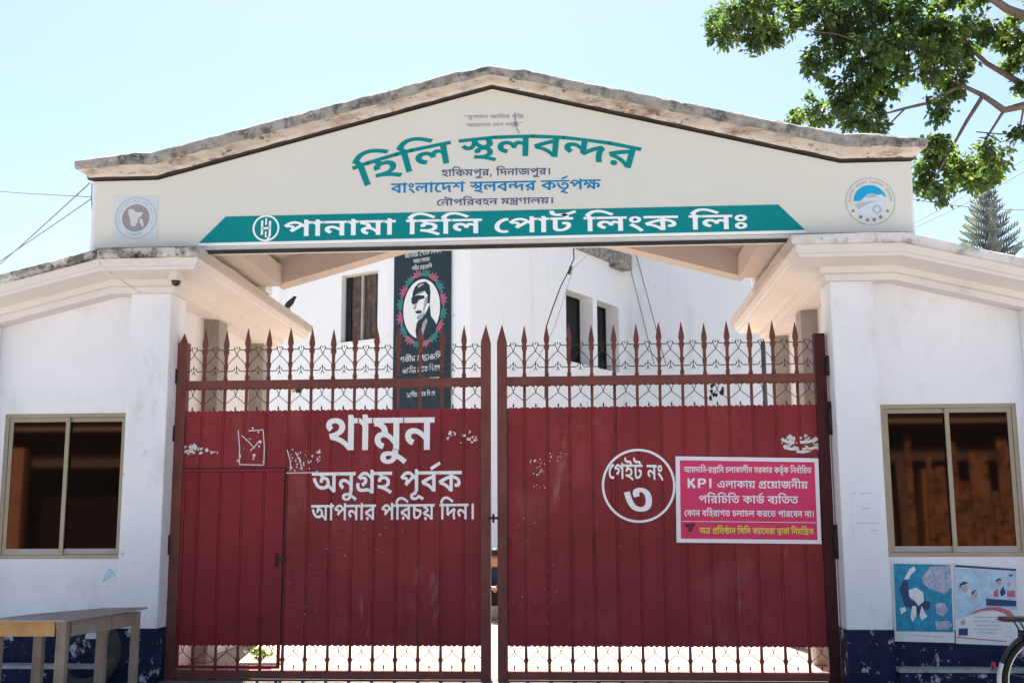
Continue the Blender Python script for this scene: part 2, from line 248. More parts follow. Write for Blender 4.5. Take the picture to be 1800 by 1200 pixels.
[[1153,293,1152,217,1070,98,882,31,725,31,610,31,412,68,246,163,112,337,63,474,293,502,344,362,464,203,612,139,707,139,782,139,870,178,908,248,909,295,908,343,860,429,780,484,731,484,698,484,656,463,657,444,656,433,670,405,683,392,451,362,430,388,408,439,409,467,408,512,498,564,630,587,695,587,852,587,1054,506,1152,372]],
[[103,354,621,354,621,240,103,240]],
[[601,629,700,629,870,591,1050,514,1163,453,1089,356,1026,397,906,460,788,504,664,526,595,526,518,526,400,502,290,458,227,427,221,442,270,458,360,476,419,476,492,476,600,433,601,387,600,377,590,354,587,346,351,293,382,306,428,336,429,357,428,375,376,396,337,396,304,396,248,386,219,377,31,462,124,517,296,591,482,629],[1067,444,501,211,341,291,479,347,541,355,560,366,604,388,648,407,671,415,929,518],[1531,622,1531,519,1311,519,1311,202,1067,249,1067,408,1077,482,1072,503,1066,555,1067,582,1067,688,1265,688,1309,622],[929,-80,790,-80,540,-46,328,24,160,133,105,208,331,247,390,178,546,78,772,25,937,25,1040,25,1160,45,1214,83,1215,109,1214,141,1132,182,1059,182,1028,182,980,172,956,153,957,140,956,133,962,117,967,111,741,95,728,111,716,147,717,161,716,201,802,254,948,281,1041,281,1180,281,1364,232,1456,151,1457,104,1456,52,1354,-31,1124,-80]],
[[615,519,419,519,419,0,177,0,177,519,-19,519,-19,622,177,622,158,676,44,753,-140,801,-392,823,-549,823,-652,823,-790,813,-860,795,-859,782,-860,771,-808,763,-747,763,-547,763,-434,763,-298,745,-255,725,-216,707,-180,655,-179,615,-409,615,-410,633,-430,659,-451,665,-470,671,-516,676,-555,676,-709,676,-824,676,-958,688,-999,700,-1050,714,-1090,756,-1089,780,-1090,841,-808,917,-519,917,-88,917,392,774,423,622,615,622]],
[[1427,622,1427,519,1231,519,1231,0,989,0,989,323,1037,276,992,304,922,334,891,334,866,334,824,320,766,277,715,234,658,189,560,132,456,108,387,108,326,108,218,128,114,179,59,225,231,279,274,244,332,216,373,216,398,216,448,230,512,274,561,320,611,348,664,398,760,438,827,438,884,438,972,411,1031,383,997,379,994,399,988,440,989,460,989,519,-19,519,-19,622],[495,251,476,314,436,388,391,409,340,430,178,451,55,458,121,566,257,533,370,523,512,495,596,452,634,387,643,340]],
[[1267,622,1267,519,1071,519,1071,0,827,0,756,55,546,141,286,199,137,211,41,324,226,377,658,472,873,500,827,466,827,622],[827,413,869,390,734,370,480,316,349,283,434,274,624,232,802,165,869,120,835,112,832,135,826,183,827,214],[477,629,506,629,566,626,597,624,581,528,572,529,544,530,525,530,470,530,420,509,421,494,420,468,512,435,609,424,461,353,376,374,252,420,188,475,189,511,188,539,240,593,368,629]],
[[1059,628,1152,628,1270,609,1317,592,1354,576,1408,520,1409,467,1409,0,1169,0,1146,25,1092,56,1010,71,947,71,872,71,748,63,622,55,545,55,462,55,294,70,154,115,68,201,69,272,68,298,84,355,93,377,331,361,322,347,310,307,311,278,310,239,356,193,432,169,526,162,577,162,672,162,830,176,911,176,992,176,1106,155,1165,125,1165,440,1164,473,1148,502,1129,511,1098,525,1039,525,980,525,880,499,802,459,756,417,757,402,756,393,772,377,816,367,861,367,882,367,916,369,937,370,949,270,924,266,850,260,797,260,678,260,516,322,517,387,516,428,600,513,750,584,946,628]],
[[1631,622,1631,519,1435,519,1435,133,1191,133,1191,393,1209,339,1142,385,1016,454,892,502,766,526,699,526,618,526,488,496,378,444,325,410,317,429,356,441,444,460,503,460,606,460,698,404,699,367,698,352,696,326,693,321,637,329,656,341,708,368,766,395,795,407,1037,514,1183,439,595,171,425,250,609,334,535,285,457,261,488,278,526,315,527,332,526,357,472,379,429,379,402,379,346,371,317,361,127,449,216,505,386,586,576,629,691,629,794,629,962,593,1126,526,1217,478,1203,461,1198,482,1190,535,1191,561,1191,688,1387,688,1433,622],[1435,-43,1195,-43,1178,-21,1116,6,1026,19,967,19,874,19,660,2,535,2,460,2,298,16,154,56,68,134,69,199,68,220,80,270,89,289,323,273,314,260,304,224,305,206,304,165,372,122,486,106,559,106,664,106,842,123,947,123,1020,123,1146,96,1191,69,1191,194,1435,194]],
[[1493,622,1493,519,789,519,789,381,788,363,812,341,845,341,872,341,936,361,1006,399,1043,425,1255,444,1322,396,1390,297,1391,241,1390,178,1270,79,1034,21,861,21,728,21,486,60,278,154,102,314,37,435,269,467,336,344,504,195,714,128,841,128,988,128,1148,195,1149,254,1148,294,1094,347,1059,369,1241,379,1170,330,1026,268,880,237,805,237,744,237,648,255,615,273,580,291,546,349,547,399,547,519,-19,519,-19,622]],
[[579,622,579,519,423,519,541,539,480,512,410,467,382,421,383,392,382,359,416,287,450,213,451,176,450,136,414,66,316,9,140,-36,1,-52,-55,49,60,63,170,101,204,149,205,177,204,215,172,286,138,356,139,391,138,423,166,470,226,514,271,539,257,519,-19,519,-19,622]],
[[991,506,1078,506,1186,490,1229,474,1268,460,1314,408,1315,360,1315,0,1073,0,1042,38,938,63,869,63,806,63,690,55,566,46,493,46,422,46,274,60,146,102,68,182,69,248,68,269,82,319,91,340,327,324,320,310,310,276,311,257,310,211,376,165,476,150,525,150,594,150,698,159,794,167,849,167,918,167,1032,142,1073,113,1073,354,1072,373,1058,393,1045,398,1030,404,994,407,965,407,928,407,852,393,823,384,782,372,742,345,743,332,742,321,770,308,809,308,826,308,862,310,879,311,905,221,876,217,798,212,745,212,642,212,506,261,507,314,506,347,580,415,649,443,714,471,888,506],[1511,622,1511,519,-19,519,-19,622]],
[[857,0,666,0,396,80,307,137,381,240,508,243,656,270,703,295,723,319,758,347,780,413,781,445,780,463,766,502,755,519,-19,519,-19,622,649,622,576,666,506,739,507,776,506,818,598,886,685,917,859,832,798,808,750,769,751,745,750,718,834,661,909,622,1523,622,1523,519,1263,519,1224,519,1170,520,1141,521,1272,455,1406,317,1407,241,1406,167,1282,59,1038,0],[853,106,946,106,1080,139,1154,202,1155,246,1154,291,1102,376,980,470,875,526,927,531,944,505,986,439,987,399,986,360,942,288,830,224,628,172,473,156,497,227,526,187,636,133,780,106],[511,566,426,541,304,482,305,445,304,413,364,376,468,360,529,360,602,360,762,385,807,405,789,307,698,282,556,267,483,267,356,267,168,305,64,377,65,428,64,473,158,540,231,564],[361,551,518,514,804,406,907,345,799,294,684,359,388,470,225,508]],
[[1309,622,1309,519,393,519,393,266,339,291,456,343,780,432,977,464,1113,394,1113,93,869,133,869,402,985,351,898,338,674,282,444,208,347,165,149,231,149,519,-19,519,-19,622],[1113,222,1113,-117,869,-117,796,-85,656,-44,498,-18,401,-9,307,96,388,119,576,164,776,206,869,222],[869,121,814,113,690,89,562,60,501,43,521,64,622,55,802,17,875,-14,872,-2,868,26,869,36]],
[[173,484,159,495,176,531,232,611,298,693,331,729,529,729,510,690,472,603,440,519,431,484],[613,484,599,495,618,531,672,611,738,693,771,729,971,729,952,690,914,603,882,519,873,484]],
[[1677,622,1677,519,393,519,393,266,339,291,456,343,780,432,977,464,1113,394,1113,243,869,206,869,402,985,351,898,338,674,282,444,208,347,165,149,231,149,519,-19,519,-19,622],[1519,80,1518,39,1542,-38,1563,-78,1339,-100,1312,-55,1284,32,1285,77,1284,124,1322,205,1363,245,1447,208,1344,196,1118,162,1005,143,969,141,842,119,602,70,501,43,521,64,622,55,802,17,875,-14,872,-2,868,26,869,36,869,144,1113,217,1113,-117,869,-117,796,-85,656,-44,498,-18,401,-9,307,96,410,125,616,174,826,216,931,234,1001,243,1106,261,1326,296,1443,311,1587,238,1552,205,1518,125]],
[[973,729,987,718,968,683,912,602,848,521,815,484,615,484,634,524,672,611,702,695,713,729],[531,729,545,718,526,683,470,602,406,521,373,484,175,484,192,524,230,611,262,695,273,729]],
[[877,32,738,32,490,70,276,162,102,317,37,435,269,467,338,344,508,201,724,139,861,139,958,139,1094,169,1168,226,1169,265,1168,291,1144,333,1102,366,1077,378,1263,461,1338,409,1410,306,1411,251,1410,188,1290,89,1052,32],[807,261,672,261,516,326,517,382,516,406,540,450,559,467,781,439,770,430,758,412,759,402,758,381,806,364,843,364,880,364,946,377,1018,412,1059,443,1263,461,1269,399,1204,355,1066,293,904,261],[1511,622,1511,519,-19,519,-19,622]],
[[1473,622,1473,519,1277,519,1277,180,1035,182,1035,508,1043,530,1038,549,1034,586,1035,605,1035,688,1229,688,1277,622],[737,629,820,629,950,599,1054,543,1095,506,1093,377,1028,444,870,526,769,526,708,526,624,495,625,464,624,431,744,396,869,394,843,282,700,286,528,335,452,415,453,466,452,522,532,594,662,629],[201,629,290,629,446,593,540,515,541,453,540,410,462,331,290,282,149,282,125,394,218,396,322,416,364,445,365,463,364,494,272,526,193,526,138,526,58,520,17,515,-7,618,42,623,140,629],[1277,-43,1039,-43,1012,-10,902,19,809,19,758,19,642,11,512,2,447,2,384,2,254,15,142,52,72,121,73,176,72,193,78,221,85,237,317,224,314,216,310,194,311,184,310,153,358,119,438,106,491,106,572,106,716,123,787,123,868,123,992,97,1035,69,1035,207,1277,207]],
[[817,626,922,626,1058,595,1128,543,1129,511,1128,458,1008,385,921,356,840,330,780,300,781,285,780,272,814,254,843,254,880,254,944,270,991,291,1207,247,1218,232,1232,191,1233,169,1232,94,1014,-2,799,-2,698,-2,484,24,278,104,100,258,37,384,267,416,318,316,436,192,568,126,704,101,775,101,848,101,954,119,1008,152,1009,176,1008,184,994,208,979,221,1107,231,1038,201,890,159,793,159,678,159,544,224,545,274,544,305,602,353,708,398,781,422,844,443,918,476,919,493,918,500,904,516,862,527,823,527,760,527,662,506,604,476,605,463,604,451,636,435,665,428,513,352,448,371,360,425,361,465,360,492,430,549,556,597,722,626],[1429,628,1560,628,1708,566,1709,519,1708,496,1654,441,1510,392,1369,378,1329,459,1410,466,1482,490,1483,507,1482,524,1436,536,1401,536,1318,536,1166,478,1105,432,947,474,1018,521,1160,590,1322,628],[1407,232,1346,232,1216,254,1090,296,986,358,955,398,1109,463,1138,415,1222,351,1330,320,1395,320,1434,320,1494,337,1495,357,1494,375,1432,406,1365,416,1549,453,1584,446,1664,417,1718,373,1719,343,1718,298,1558,232],[1609,143,1608,118,1632,48,1653,19,1425,-7,1398,37,1368,114,1369,150,1368,206,1434,276,1471,300,1591,312,1691,261,1644,233,1608,176]],
]
TEXTS = {
    'heading_a': [[0,0,0],[1,297,0],[0,862,0],[2,1159,0]],
    'heading_b': [[3,0,0],[2,740,0],[4,1507,0],[5,2130,0],[6,3054,0]],
    'address': [[1,0,0],[7,565,0],[0,862,0],[8,1159,0],[9,2006,0],[10,2647,0],[11,3363,0],[6,3403,0],[12,4025,0],[0,4608,0],[13,4904,0],[14,5537,0],[7,6165,0],[15,6462,0],[10,7444,0],[11,8160,0],[6,8200,0],[16,8822,0]],
    'authority': [[4,0,0],[7,623,0],[17,920,0],[2,1358,0],[7,2125,0],[18,2422,0],[13,2811,0],[19,3443,0],[3,4436,0],[2,5176,0],[4,5943,0],[5,6566,0],[6,7491,0],[8,8399,0],[20,9247,0],[21,9797,0],[22,9846,0],[10,9974,0],[23,10730,0]],
    'ministry': [[24,0,0],[14,389,0],[25,1017,0],[10,1314,0],[0,2070,0],[6,2367,0],[4,2990,0],[1,3612,0],[14,4177,0],[9,5092,0],[26,5732,0],[27,6461,0],[7,7100,0],[2,7396,0],[28,8164,0],[16,8822,0]],
    'company': [[10,0,0],[7,756,0],[14,1053,0],[7,1681,0],[9,1978,0],[7,2618,0],[0,3201,0],[1,3498,0],[0,4063,0],[2,4360,0],[24,5413,0],[10,5802,0],[7,6558,0],[29,6855,0],[21,7443,0],[0,7729,0],[2,8026,0],[17,8793,0],[8,9231,0],[0,10365,0],[2,10662,0],[30,11429,0]],
    'stop': [[31,0,0],[7,704,0],[9,1001,0],[11,1623,0],[14,1642,0]],
    'please': [[32,0,0],[14,947,0],[11,1551,0],[33,1576,0],[1,2330,0],[10,3181,0],[34,3897,0],[4,3937,0],[21,4560,0],[8,4560,0]],
    'identity': [[35,0,0],[10,1244,0],[14,2000,0],[7,2628,0],[6,2925,0],[10,3834,0],[0,4590,0],[6,4886,0],[36,5509,0],[28,6097,0],[0,7041,0],[13,7338,0],[14,7970,0],[16,8598,0]],
    'gate_no': [[24,0,0],[37,389,0],[38,1081,0],[29,1646,0],[14,2521,0],[17,3149,0]],
    'three': [[39,0,0]],
    'sign_a': [[35,0,0],[9,1244,0],[13,1885,0],[7,2517,0],[0,2814,0],[14,3111,0],[40,3739,0],[6,4100,0],[41,4723,0],[7,5478,0],[0,5775,0],[14,6072,0],[36,6986,0],[2,7574,0],[7,8342,0],[8,8638,0],[7,9486,0],[2,9783,0],[42,10550,0],[14,10847,0],[43,11762,0],[6,12465,0],[8,13087,0],[7,13935,0],[6,14232,0],[8,15141,0],[20,15988,0],[21,16538,0],[22,16587,0],[8,16716,0],[0,17849,0],[14,18146,0],[44,18774,0],[21,19397,0],[7,19397,0],[0,19694,0],[6,19991,0],[20,20613,0]],
    'sign_b': [[45,0,0],[2,790,0],[7,1557,0],[8,1854,0],[7,2702,0],[28,2998,0],[46,3942,0],[18,4747,0],[28,5136,0],[7,5793,0],[15,6090,0],[14,7072,0],[42,7700,0],[28,7997,0]],
    'sign_c': [[10,0,0],[0,756,0],[6,1053,0],[0,1675,0],[36,1972,0],[0,2560,0],[20,2857,0],[8,3870,0],[7,4718,0],[47,5015,0],[21,5553,0],[4,6036,0],[48,6659,0],[0,6939,0],[20,7235,0],[20,7963,0]],
    'sign_d': [[24,0,0],[8,389,0],[7,1237,0],[14,1533,0],[4,2448,0],[0,3071,0],[1,3367,0],[6,3932,0],[7,4555,0],[37,4852,0],[20,5544,0],[36,6557,0],[2,7145,0],[7,7912,0],[36,8209,0],[2,8797,0],[8,9851,0],[6,10699,0],[18,11321,0],[20,11710,0],[10,12724,0],[7,13479,0],[6,13776,0],[18,14399,0],[4,14788,0],[14,15411,0],[14,16325,0],[7,16953,0],[16,17250,0]],
    'sign_e': [[32,0,0],[49,947,0],[46,1978,0],[0,2783,0],[20,3080,0],[50,3807,0],[7,4558,0],[14,4855,0],[0,5769,0],[43,6066,0],[0,6769,0],[43,7066,0],[8,8055,0],[48,8903,0],[7,9182,0],[18,9479,0],[9,9868,0],[6,10509,0],[7,11131,0],[51,11714,0],[7,12358,0],[6,12655,0],[7,13278,0],[0,13860,0],[14,14157,0],[28,14786,0],[0,15443,0],[26,15740,0],[20,16469,0]],
    'quote_a': [[52,0,0],[43,551,0],[11,1233,0],[19,1254,0],[7,1961,0],[43,2258,0],[14,2961,0],[15,3876,0],[7,4857,0],[0,5154,0],[20,5451,0],[6,6178,0],[4,7087,0],[22,7683,0],[0,7710,0],[53,8007,0]],
    'quote_b': [[35,0,0],[9,1244,0],[7,1885,0],[18,2182,0],[13,2571,0],[6,3203,0],[24,4112,0],[13,4501,0],[19,5133,0],[43,6126,0],[9,6829,0],[22,7451,0],[53,7470,0],[54,8297,0]],
    'ban_a': [[15,0,0],[7,982,0],[20,1279,0],[42,2006,0],[28,2303,0],[24,3247,0],[19,3636,0],[7,4343,0],[8,4639,0],[0,5773,0],[13,6070,0],[4,6702,0],[43,7325,0]],
    'ban_b': [[35,0,0],[9,1244,0],[6,1885,0],[7,2507,0],[24,3090,0],[19,3479,0],[7,4186,0],[8,4483,0],[7,5331,0],[1,5628,0],[20,6192,0]],
    'ban_c': [[37,0,0],[55,692,0],[42,1436,0],[6,1733,0],[56,2642,0],[53,3368,0],[7,4196,0],[57,4492,0],[0,5402,0],[2,5699,0]],
}

def _glyphs():
    return [[_flat([(c[i] >> 1, c[i+1], c[i] & 1) for i in range(0, len(c), 2)]) for c in G] for G in GLYPHS]

def _flat(c, n=3):
    pts = []; m = len(c)
    for i in range(m):
        a, b = c[i], c[(i+1) % m]; pts.append(a)
        if not a[2] and not b[2]: pts.append(((a[0]+b[0])/2, (a[1]+b[1])/2, 1))
    k = next(i for i, p in enumerate(pts) if p[2]); pts = pts[k:]+pts[:k]; o = []; i = 0; m = len(pts)
    while i < m:
        a, b = pts[i], pts[(i+1) % m]; o.append((a[0], a[1]))
        if not b[2]:
            d = pts[(i+2) % m]
            for s in range(1, n):
                t = s/n
                o.append(((1-t)**2*a[0]+2*t*(1-t)*b[0]+t*t*d[0], (1-t)**2*a[1]+2*t*(1-t)*b[1]+t*t*d[1]))
            i += 2
        else: i += 1
    return o

GLYPH = _glyphs()
HEAD = 622.0                                                     # height of the head line in font units

def write(mb, key, plane, x0, x1, ytl, ytr, ybl, ybr, lift, mi=0, arc=None, slant=0.0):
    """set the words TEXTS[key] between x0 and x1; the head line runs from ytl to ytr and the base line from ybl to ybr"""
    G = TEXTS[key]
    lo = min(p[0]+x for g, x, y in G for c in GLYPH[g] for p in c)
    hi = max(p[0]+x for g, x, y in G for c in GLYPH[g] for p in c)
    def warp(x, y):
        s = (x-lo)/(hi-lo); t = y/HEAD
        X = x0+(x1-x0)*s
        yt = ytl+(ytr-ytl)*s; yb = ybl+(ybr-ybl)*s
        Y = yb+(yt-yb)*t
        if arc:
            xc, k, lean = arc                                    # head line bends down either side of xc, letters fan out
            Y -= k*(X-xc)**2
            X += (X-xc)*lean*(t-1)
        return X+slant*(Y-yb), Y
    for g, x, y in G:
        sheet(mb, [[(p[0]+x, p[1]+y) for p in c] for c in GLYPH[g]], plane, lift, mi, warp)

# ------------------------------------------------------------------ materials
def mat(name, color, rough=0.7, spec=0.35, var=0.12, scale=3.0, stains=(), bump=0.0, bscale=40.0, metal=0.0, coat=0.0):
    """base colour with soft mottling; stains = [(colour, noise scale, threshold, softness, (sx, sy, sz))]"""
    m = bpy.data.materials.new(name); m.use_nodes = True
    nt = m.node_tree; N = nt.nodes; L = nt.links
    b = N['Principled BSDF']; b.inputs['Roughness'].default_value = rough
    b.inputs['Specular IOR Level'].default_value = spec; b.inputs['Metallic'].default_value = metal
    b.inputs['Coat Weight'].default_value = coat
    tc = N.new('ShaderNodeTexCoord')
    def noise(sc, det=6, st=(1, 1, 1), off=0.0, ro=0.6):
        mp = N.new('ShaderNodeMapping'); mp.inputs['Scale'].default_value = st; mp.inputs['Location'].default_value = (off, off*1.7, off*.6)
        L.new(tc.outputs['Object'], mp.inputs['Vector'])
        n = N.new('ShaderNodeTexNoise'); n.inputs['Scale'].default_value = sc; n.inputs['Detail'].default_value = det
        n.inputs['Roughness'].default_value = ro
        L.new(mp.outputs['Vector'], n.inputs['Vector']); return n
    c0 = [max(0, x*(1-var)) for x in color]+[1]; c1 = [min(1, x*(1+var)) for x in color]+[1]
    n = noise(scale)
    mr = N.new('ShaderNodeMapRange'); mr.inputs['From Min'].default_value = .3; mr.inputs['From Max'].default_value = .7
    L.new(n.outputs['Fac'], mr.inputs['Value'])
    mx = N.new('ShaderNodeMix'); mx.data_type = 'RGBA'
    mx.inputs['A'].default_value = c0; mx.inputs['B'].default_value = c1
    L.new(mr.outputs['Result'], mx.inputs['Factor']); out = mx.outputs['Result']
    for i, (sc_col, ssc, th, soft, st) in enumerate(stains):
        n2 = noise(ssc, 8, st, 3.1*i+1.7, .68)
        r = N.new('ShaderNodeMapRange'); r.inputs['From Min'].default_value = th; r.inputs['From Max'].default_value = th+soft
        L.new(n2.outputs['Fac'], r.inputs['Value'])
        x = N.new('ShaderNodeMix'); x.data_type = 'RGBA'
        L.new(r.outputs['Result'], x.inputs['Factor']); L.new(out, x.inputs['A'])
        x.inputs['B'].default_value = list(sc_col)+[1]; out = x.outputs['Result']
    L.new(out, b.inputs['Base Color'])
    if bump:
        n3 = noise(bscale, 5, (1, 1, 1), 9.3)
        bp = N.new('ShaderNodeBump'); bp.inputs['Strength'].default_value = 1.0; bp.inputs['Distance'].default_value = bump
        L.new(n3.outputs['Fac'], bp.inputs['Height']); L.new(bp.outputs['Normal'], b.inputs['Normal'])
    return m

M = {}
M['wash'] = mat('white_wash', (.79, .79, .81), .85, .2, .045, .9, [((.64, .63, .63), 2.2, .55, .22, (1, 1, .3)), ((.70, .66, .62), 1.3, .56, .15, (1, 1, 1)), ((.46, .43, .40), 8, .68, .07, (1, 1, .8))], .003, 30)
M['pillar'] = mat('pillar_white_wash', (.78, .78, .80), .85, .2, .05, 1.2, [((.60, .57, .53), 2.6, .54, .2, (1, 1, .4)), ((.36, .32, .26), 7, .66, .09, (1, 1, .6)), ((.36, .42, .62), 10, .735, .03, (1, 1, 2.5))], .003, 30)
M['rear_white'] = mat('rear_building_white', (.80, .83, .86), .85, .2, .03, .5, [((.58, .61, .64), 1.2, .55, .25, (1, 1, .12)), ((.45, .45, .44), 5, .66, .08, (1, 1, .4))], .003, 12)
M['cornice'] = mat('cornice_cream', (.70, .65, .62), .85, .2, .04, 2, [((.62, .50, .43), 3.5, .60, .2, (1, 1, 1))], .003, 30)
M['weather'] = mat('weathered_coping', (.58, .55, .50), .9, .15, .25, 5, [((.15, .14, .12), 4.5, .44, .16, (1, 1, 1)), ((.04, .04, .038), 8, .52, .1, (1, 1, 1)), ((.30, .20, .13), 6, .62, .12, (1, 1, 1))], .01, 22)
M['weather_light'] = mat('bleached_coping', (.66, .63, .60), .9, .15, .15, 5, [((.30, .28, .26), 5, .53, .16, (1, 1, 1)), ((.10, .095, .09), 10, .64, .1, (1, 1, 1))], .008, 22)
M['moss'] = mat('mould_grey_coping', (.34, .32, .29), .95, .1, .3, 9, [((.10, .10, .10), 7, .49, .14, (1, 1, 1)), ((.46, .41, .36), 11, .57, .08, (1, 1, 1)), ((.05, .05, .05), 16, .63, .06, (1, 1, 1))], .02, 30)
M['archtrim'] = mat('stained_peach_trim', (.64, .56, .49), .9, .15, .15, 4, [((.25, .155, .105), 2.6, .50, .16, (.6, 1, 3)), ((.66, .58, .52), 5, .57, .1, (1, 1, 3)), ((.14, .11, .08), 8, .57, .08, (1, 1, 2.5))], .006, 25)
M['shadowline'] = mat('painted_shadow_line', (.05, .043, .038), .95, .1, .3, 8)  # dark colour painted in for shadow and grime lines
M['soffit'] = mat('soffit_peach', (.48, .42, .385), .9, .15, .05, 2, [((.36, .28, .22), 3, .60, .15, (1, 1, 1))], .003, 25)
M['navy'] = mat('navy_dado_paint', (.008, .014, .048), .75, .25, .3, 5, [((.50, .51, .53), 7, .585, .05, (1, 1, .8)), ((.26, .27, .30), 14, .63, .05, (1, 1, 1))], .003, 30)
M['plinth'] = mat('worn_plinth_top', (.42, .40, .37), .9, .2, .2, 6, [((.16, .15, .14), 8, .55, .12, (1, 1, 1))], .004, 30)
M['board'] = mat('sign_board_cream', (.70, .675, .595), .55, .35, .02, .8, [((.60, .585, .52), 1.6, .60, .25, (1, 1, .4))])
M['teal'] = mat('teal_print', (.002, .235, .235), .6, .15, .05, 3)
M['blue'] = mat('blue_print', (.006, .21, .43), .6, .15, .05, 3)
M['ink'] = mat('dark_blue_ink', (.09, .115, .22), .6, .15, .05, 3)
M['faint'] = mat('faded_grey_ink', (.33, .34, .36), .6, .3, .1, 20)
M['boardwhite'] = mat('white_print', (.90, .91, .90), .5, .3, .02, 3)
M['sealwhite'] = mat('pale_blue_sticker', (.60, .65, .68), .5, .3, .03, 6)
M['sealred'] = mat('faded_red_print', (.31, .26, .30), .5, .3, .08, 8)
M['sealring'] = mat('faded_blue_ring', (.42, .50, .56), .5, .3, .05, 8)
M['sealmap'] = mat('faded_map_print', (.60, .61, .58), .5, .3, .05, 8)
M['emblemblue'] = mat('emblem_sky_blue', (.012, .38, .66), .6, .15, .05, 6)
M['emblemgrey'] = mat('emblem_grey', (.42, .48, .52), .5, .3, .1, 12)
M['emblempale'] = mat('emblem_pale', (.62, .68, .74), .5, .3, .05, 6)
M['emblemink'] = mat('emblem_ink', (.20, .23, .24), .5, .3, .1, 12)
M['gate'] = mat('maroon_gate_paint', (.235, .026, .031), .5, .18, .2, 1.3, [((.30, .07, .068), 1.7, .54, .22, (1, 1, .6)), ((.16, .015, .022), 1.0, .50, .25, (1, 1, .35)), ((.36, .17, .15), 5, .62, .16, (1, 1, .22)), ((.11, .014, .016), 9, .60, .12, (1, 1, .10)), ((.42, .28, .26), 18, .735, .05, (1, 1, .5))], .012, 5)
M['gatebar'] = mat('maroon_bar_paint', (.175, .056, .046), .55, .18, .2, 5, [((.17, .085, .05), 7, .54, .15, (1, 1, .4)), ((.28, .13, .10), 14, .66, .1, (1, 1, .6))], .001, 60)
M['wicket'] = mat('wicket_red_paint', (.23, .016, .024), .45, .2, .12, 1.6, [((.085, .010, .014), 1.3, .55, .3, (1, 1, .4)), ((.20, .06, .06), 8, .70, .06, (1, 1, .5))], .0015, 60)
M['hinge'] = mat('black_iron', (.018, .014, .014), .55, .4, .2, 20)
M['scroll'] = mat('dark_iron_rod', (.055, .03, .03), .5, .4, .2, 20)
M['gatewhite'] = mat('white_gate_lettering', (.88, .87, .84), .6, .3, .03, 8, [((.55, .45, .43), 25, .72, .05, (1, 1, 1))])
M['paper'] = mat('peeling_paper', (.72, .69, .66), .8, .2, .12, 15)
M['scuff'] = mat('faint_paper_residue', (.36, .20, .20), .8, .2, .2, 15)
M['pink'] = mat('pink_notice_print', (.70, .055, .145), .6, .15, .05, 5)
M['pinkdark'] = mat('dark_icon_print', (.12, .02, .03), .5, .3, .05, 5)
M['yellow'] = mat('yellow_print', (.80, .70, .10), .6, .15, .05, 5)
M['notice'] = mat('white_notice_board', (.86, .83, .85), .5, .35, .02, 5)
M['alu'] = mat('bronze_window_frame', (.34, .29, .21), .45, .5, .08, 4, metal=.35)
M['grey_sill'] = mat('grey_window_rail', (.40, .37, .34), .55, .4, .1, 5)
M['glass'] = mat('dark_tinted_glass', (.006, .004, .0035), .03, .50, .1, 1)
M['glass'].node_tree.nodes['Principled BSDF'].inputs['Specular Tint'].default_value = (1, .62, .42, 1)
M['rearglass'] = mat('brown_curtained_glass', (.095, .055, .032), .2, .4, .6, 7, [((.02, .012, .01), 6, .50, .15, (2, 2, .12)), ((.22, .16, .11), 9, .60, .1, (2, 2, .1))])
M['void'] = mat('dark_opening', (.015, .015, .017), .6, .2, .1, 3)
M['bannerdark'] = mat('banner_dark_print', (.014, .030, .045), .6, .3, .15, 2)
M['leafteal'] = mat('banner_teal_leaf', (.03, .19, .19), .6, .3, .1, 9)
M['leafpink'] = mat('banner_pink_flower', (.34, .11, .17), .6, .3, .15, 9)
M['wood'] = mat('weathered_wood', (.29, .235, .19), .8, .25, .2, 6, [((.20, .13, .08), 4, .55, .2, (6, 6, .6)), ((.50, .42, .34), 9, .62, .15, (5, 5, .5))], .002, 60)
M['woodorange'] = mat('orange_stained_plank', (.46, .27, .12), .8, .25, .2, 6, [((.22, .09, .03), 6, .56, .15, (1, 3, 3)), ((.60, .45, .30), 5, .58, .15, (.6, 3, 3))], .002, 60)
M['woodtop'] = mat('grey_table_boards', (.33, .28, .23), .85, .25, .15, 5, [((.18, .14, .11), 6, .58, .15, (1, 4, 4))], .003, 40)
M['rubber'] = mat('black_rubber', (.016, .016, .016), .75, .3, .2, 15)
M['dusty_rubber'] = mat('dusty_tyre_rubber', (.05, .052, .042), .85, .2, .3, 10)
M['steel'] = mat('dull_steel', (.42, .42, .42), .35, .5, .1, 10, metal=.9)
M['blackpaint'] = mat('black_bike_paint', (.015, .015, .018), .35, .5, .1, 10)
M['mudwhite'] = mat('white_mudguard_paint', (.74, .72, .70), .5, .4, .08, 10)
M['reflector'] = mat('red_reflector', (.30, .012, .02), .2, .5, .1, 10)
M['domewhite'] = mat('camera_cream_plastic', (.68, .60, .50), .4, .4, .03, 10)
M['domeglass'] = mat('camera_dark_dome', (.02, .018, .016), .1, .5, .1, 10)
M['bird'] = mat('black_feathers', (.012, .012, .016), .6, .3, .3, 30)
M['beak'] = mat('dark_beak', (.03, .028, .025), .4, .4, .1, 30)
M['cable'] = mat('grey_cable', (.20, .20, .21), .6, .3, .1, 10)
M['blackcable'] = mat('black_cable', (.05, .05, .055), .6, .3, .1, 10)
M['leaf'] = mat('broad_leaf', (.060, .104, .048), .5, .4, .45, 1.6)
M['leaf2'] = mat('young_leaf', (.125, .185, .05), .5, .4, .3, 2.5)
M['bark'] = mat('grey_brown_bark', (.16, .12, .10), .9, .2, .3, 8, bump=.006)
M['pine'] = mat('hazed_needles', (.20, .235, .25), .7, .25, .3, 3)  # distance haze is put into the needle colour
M['weed'] = mat('weed_leaf', (.10, .17, .03), .55, .35, .3, 5)
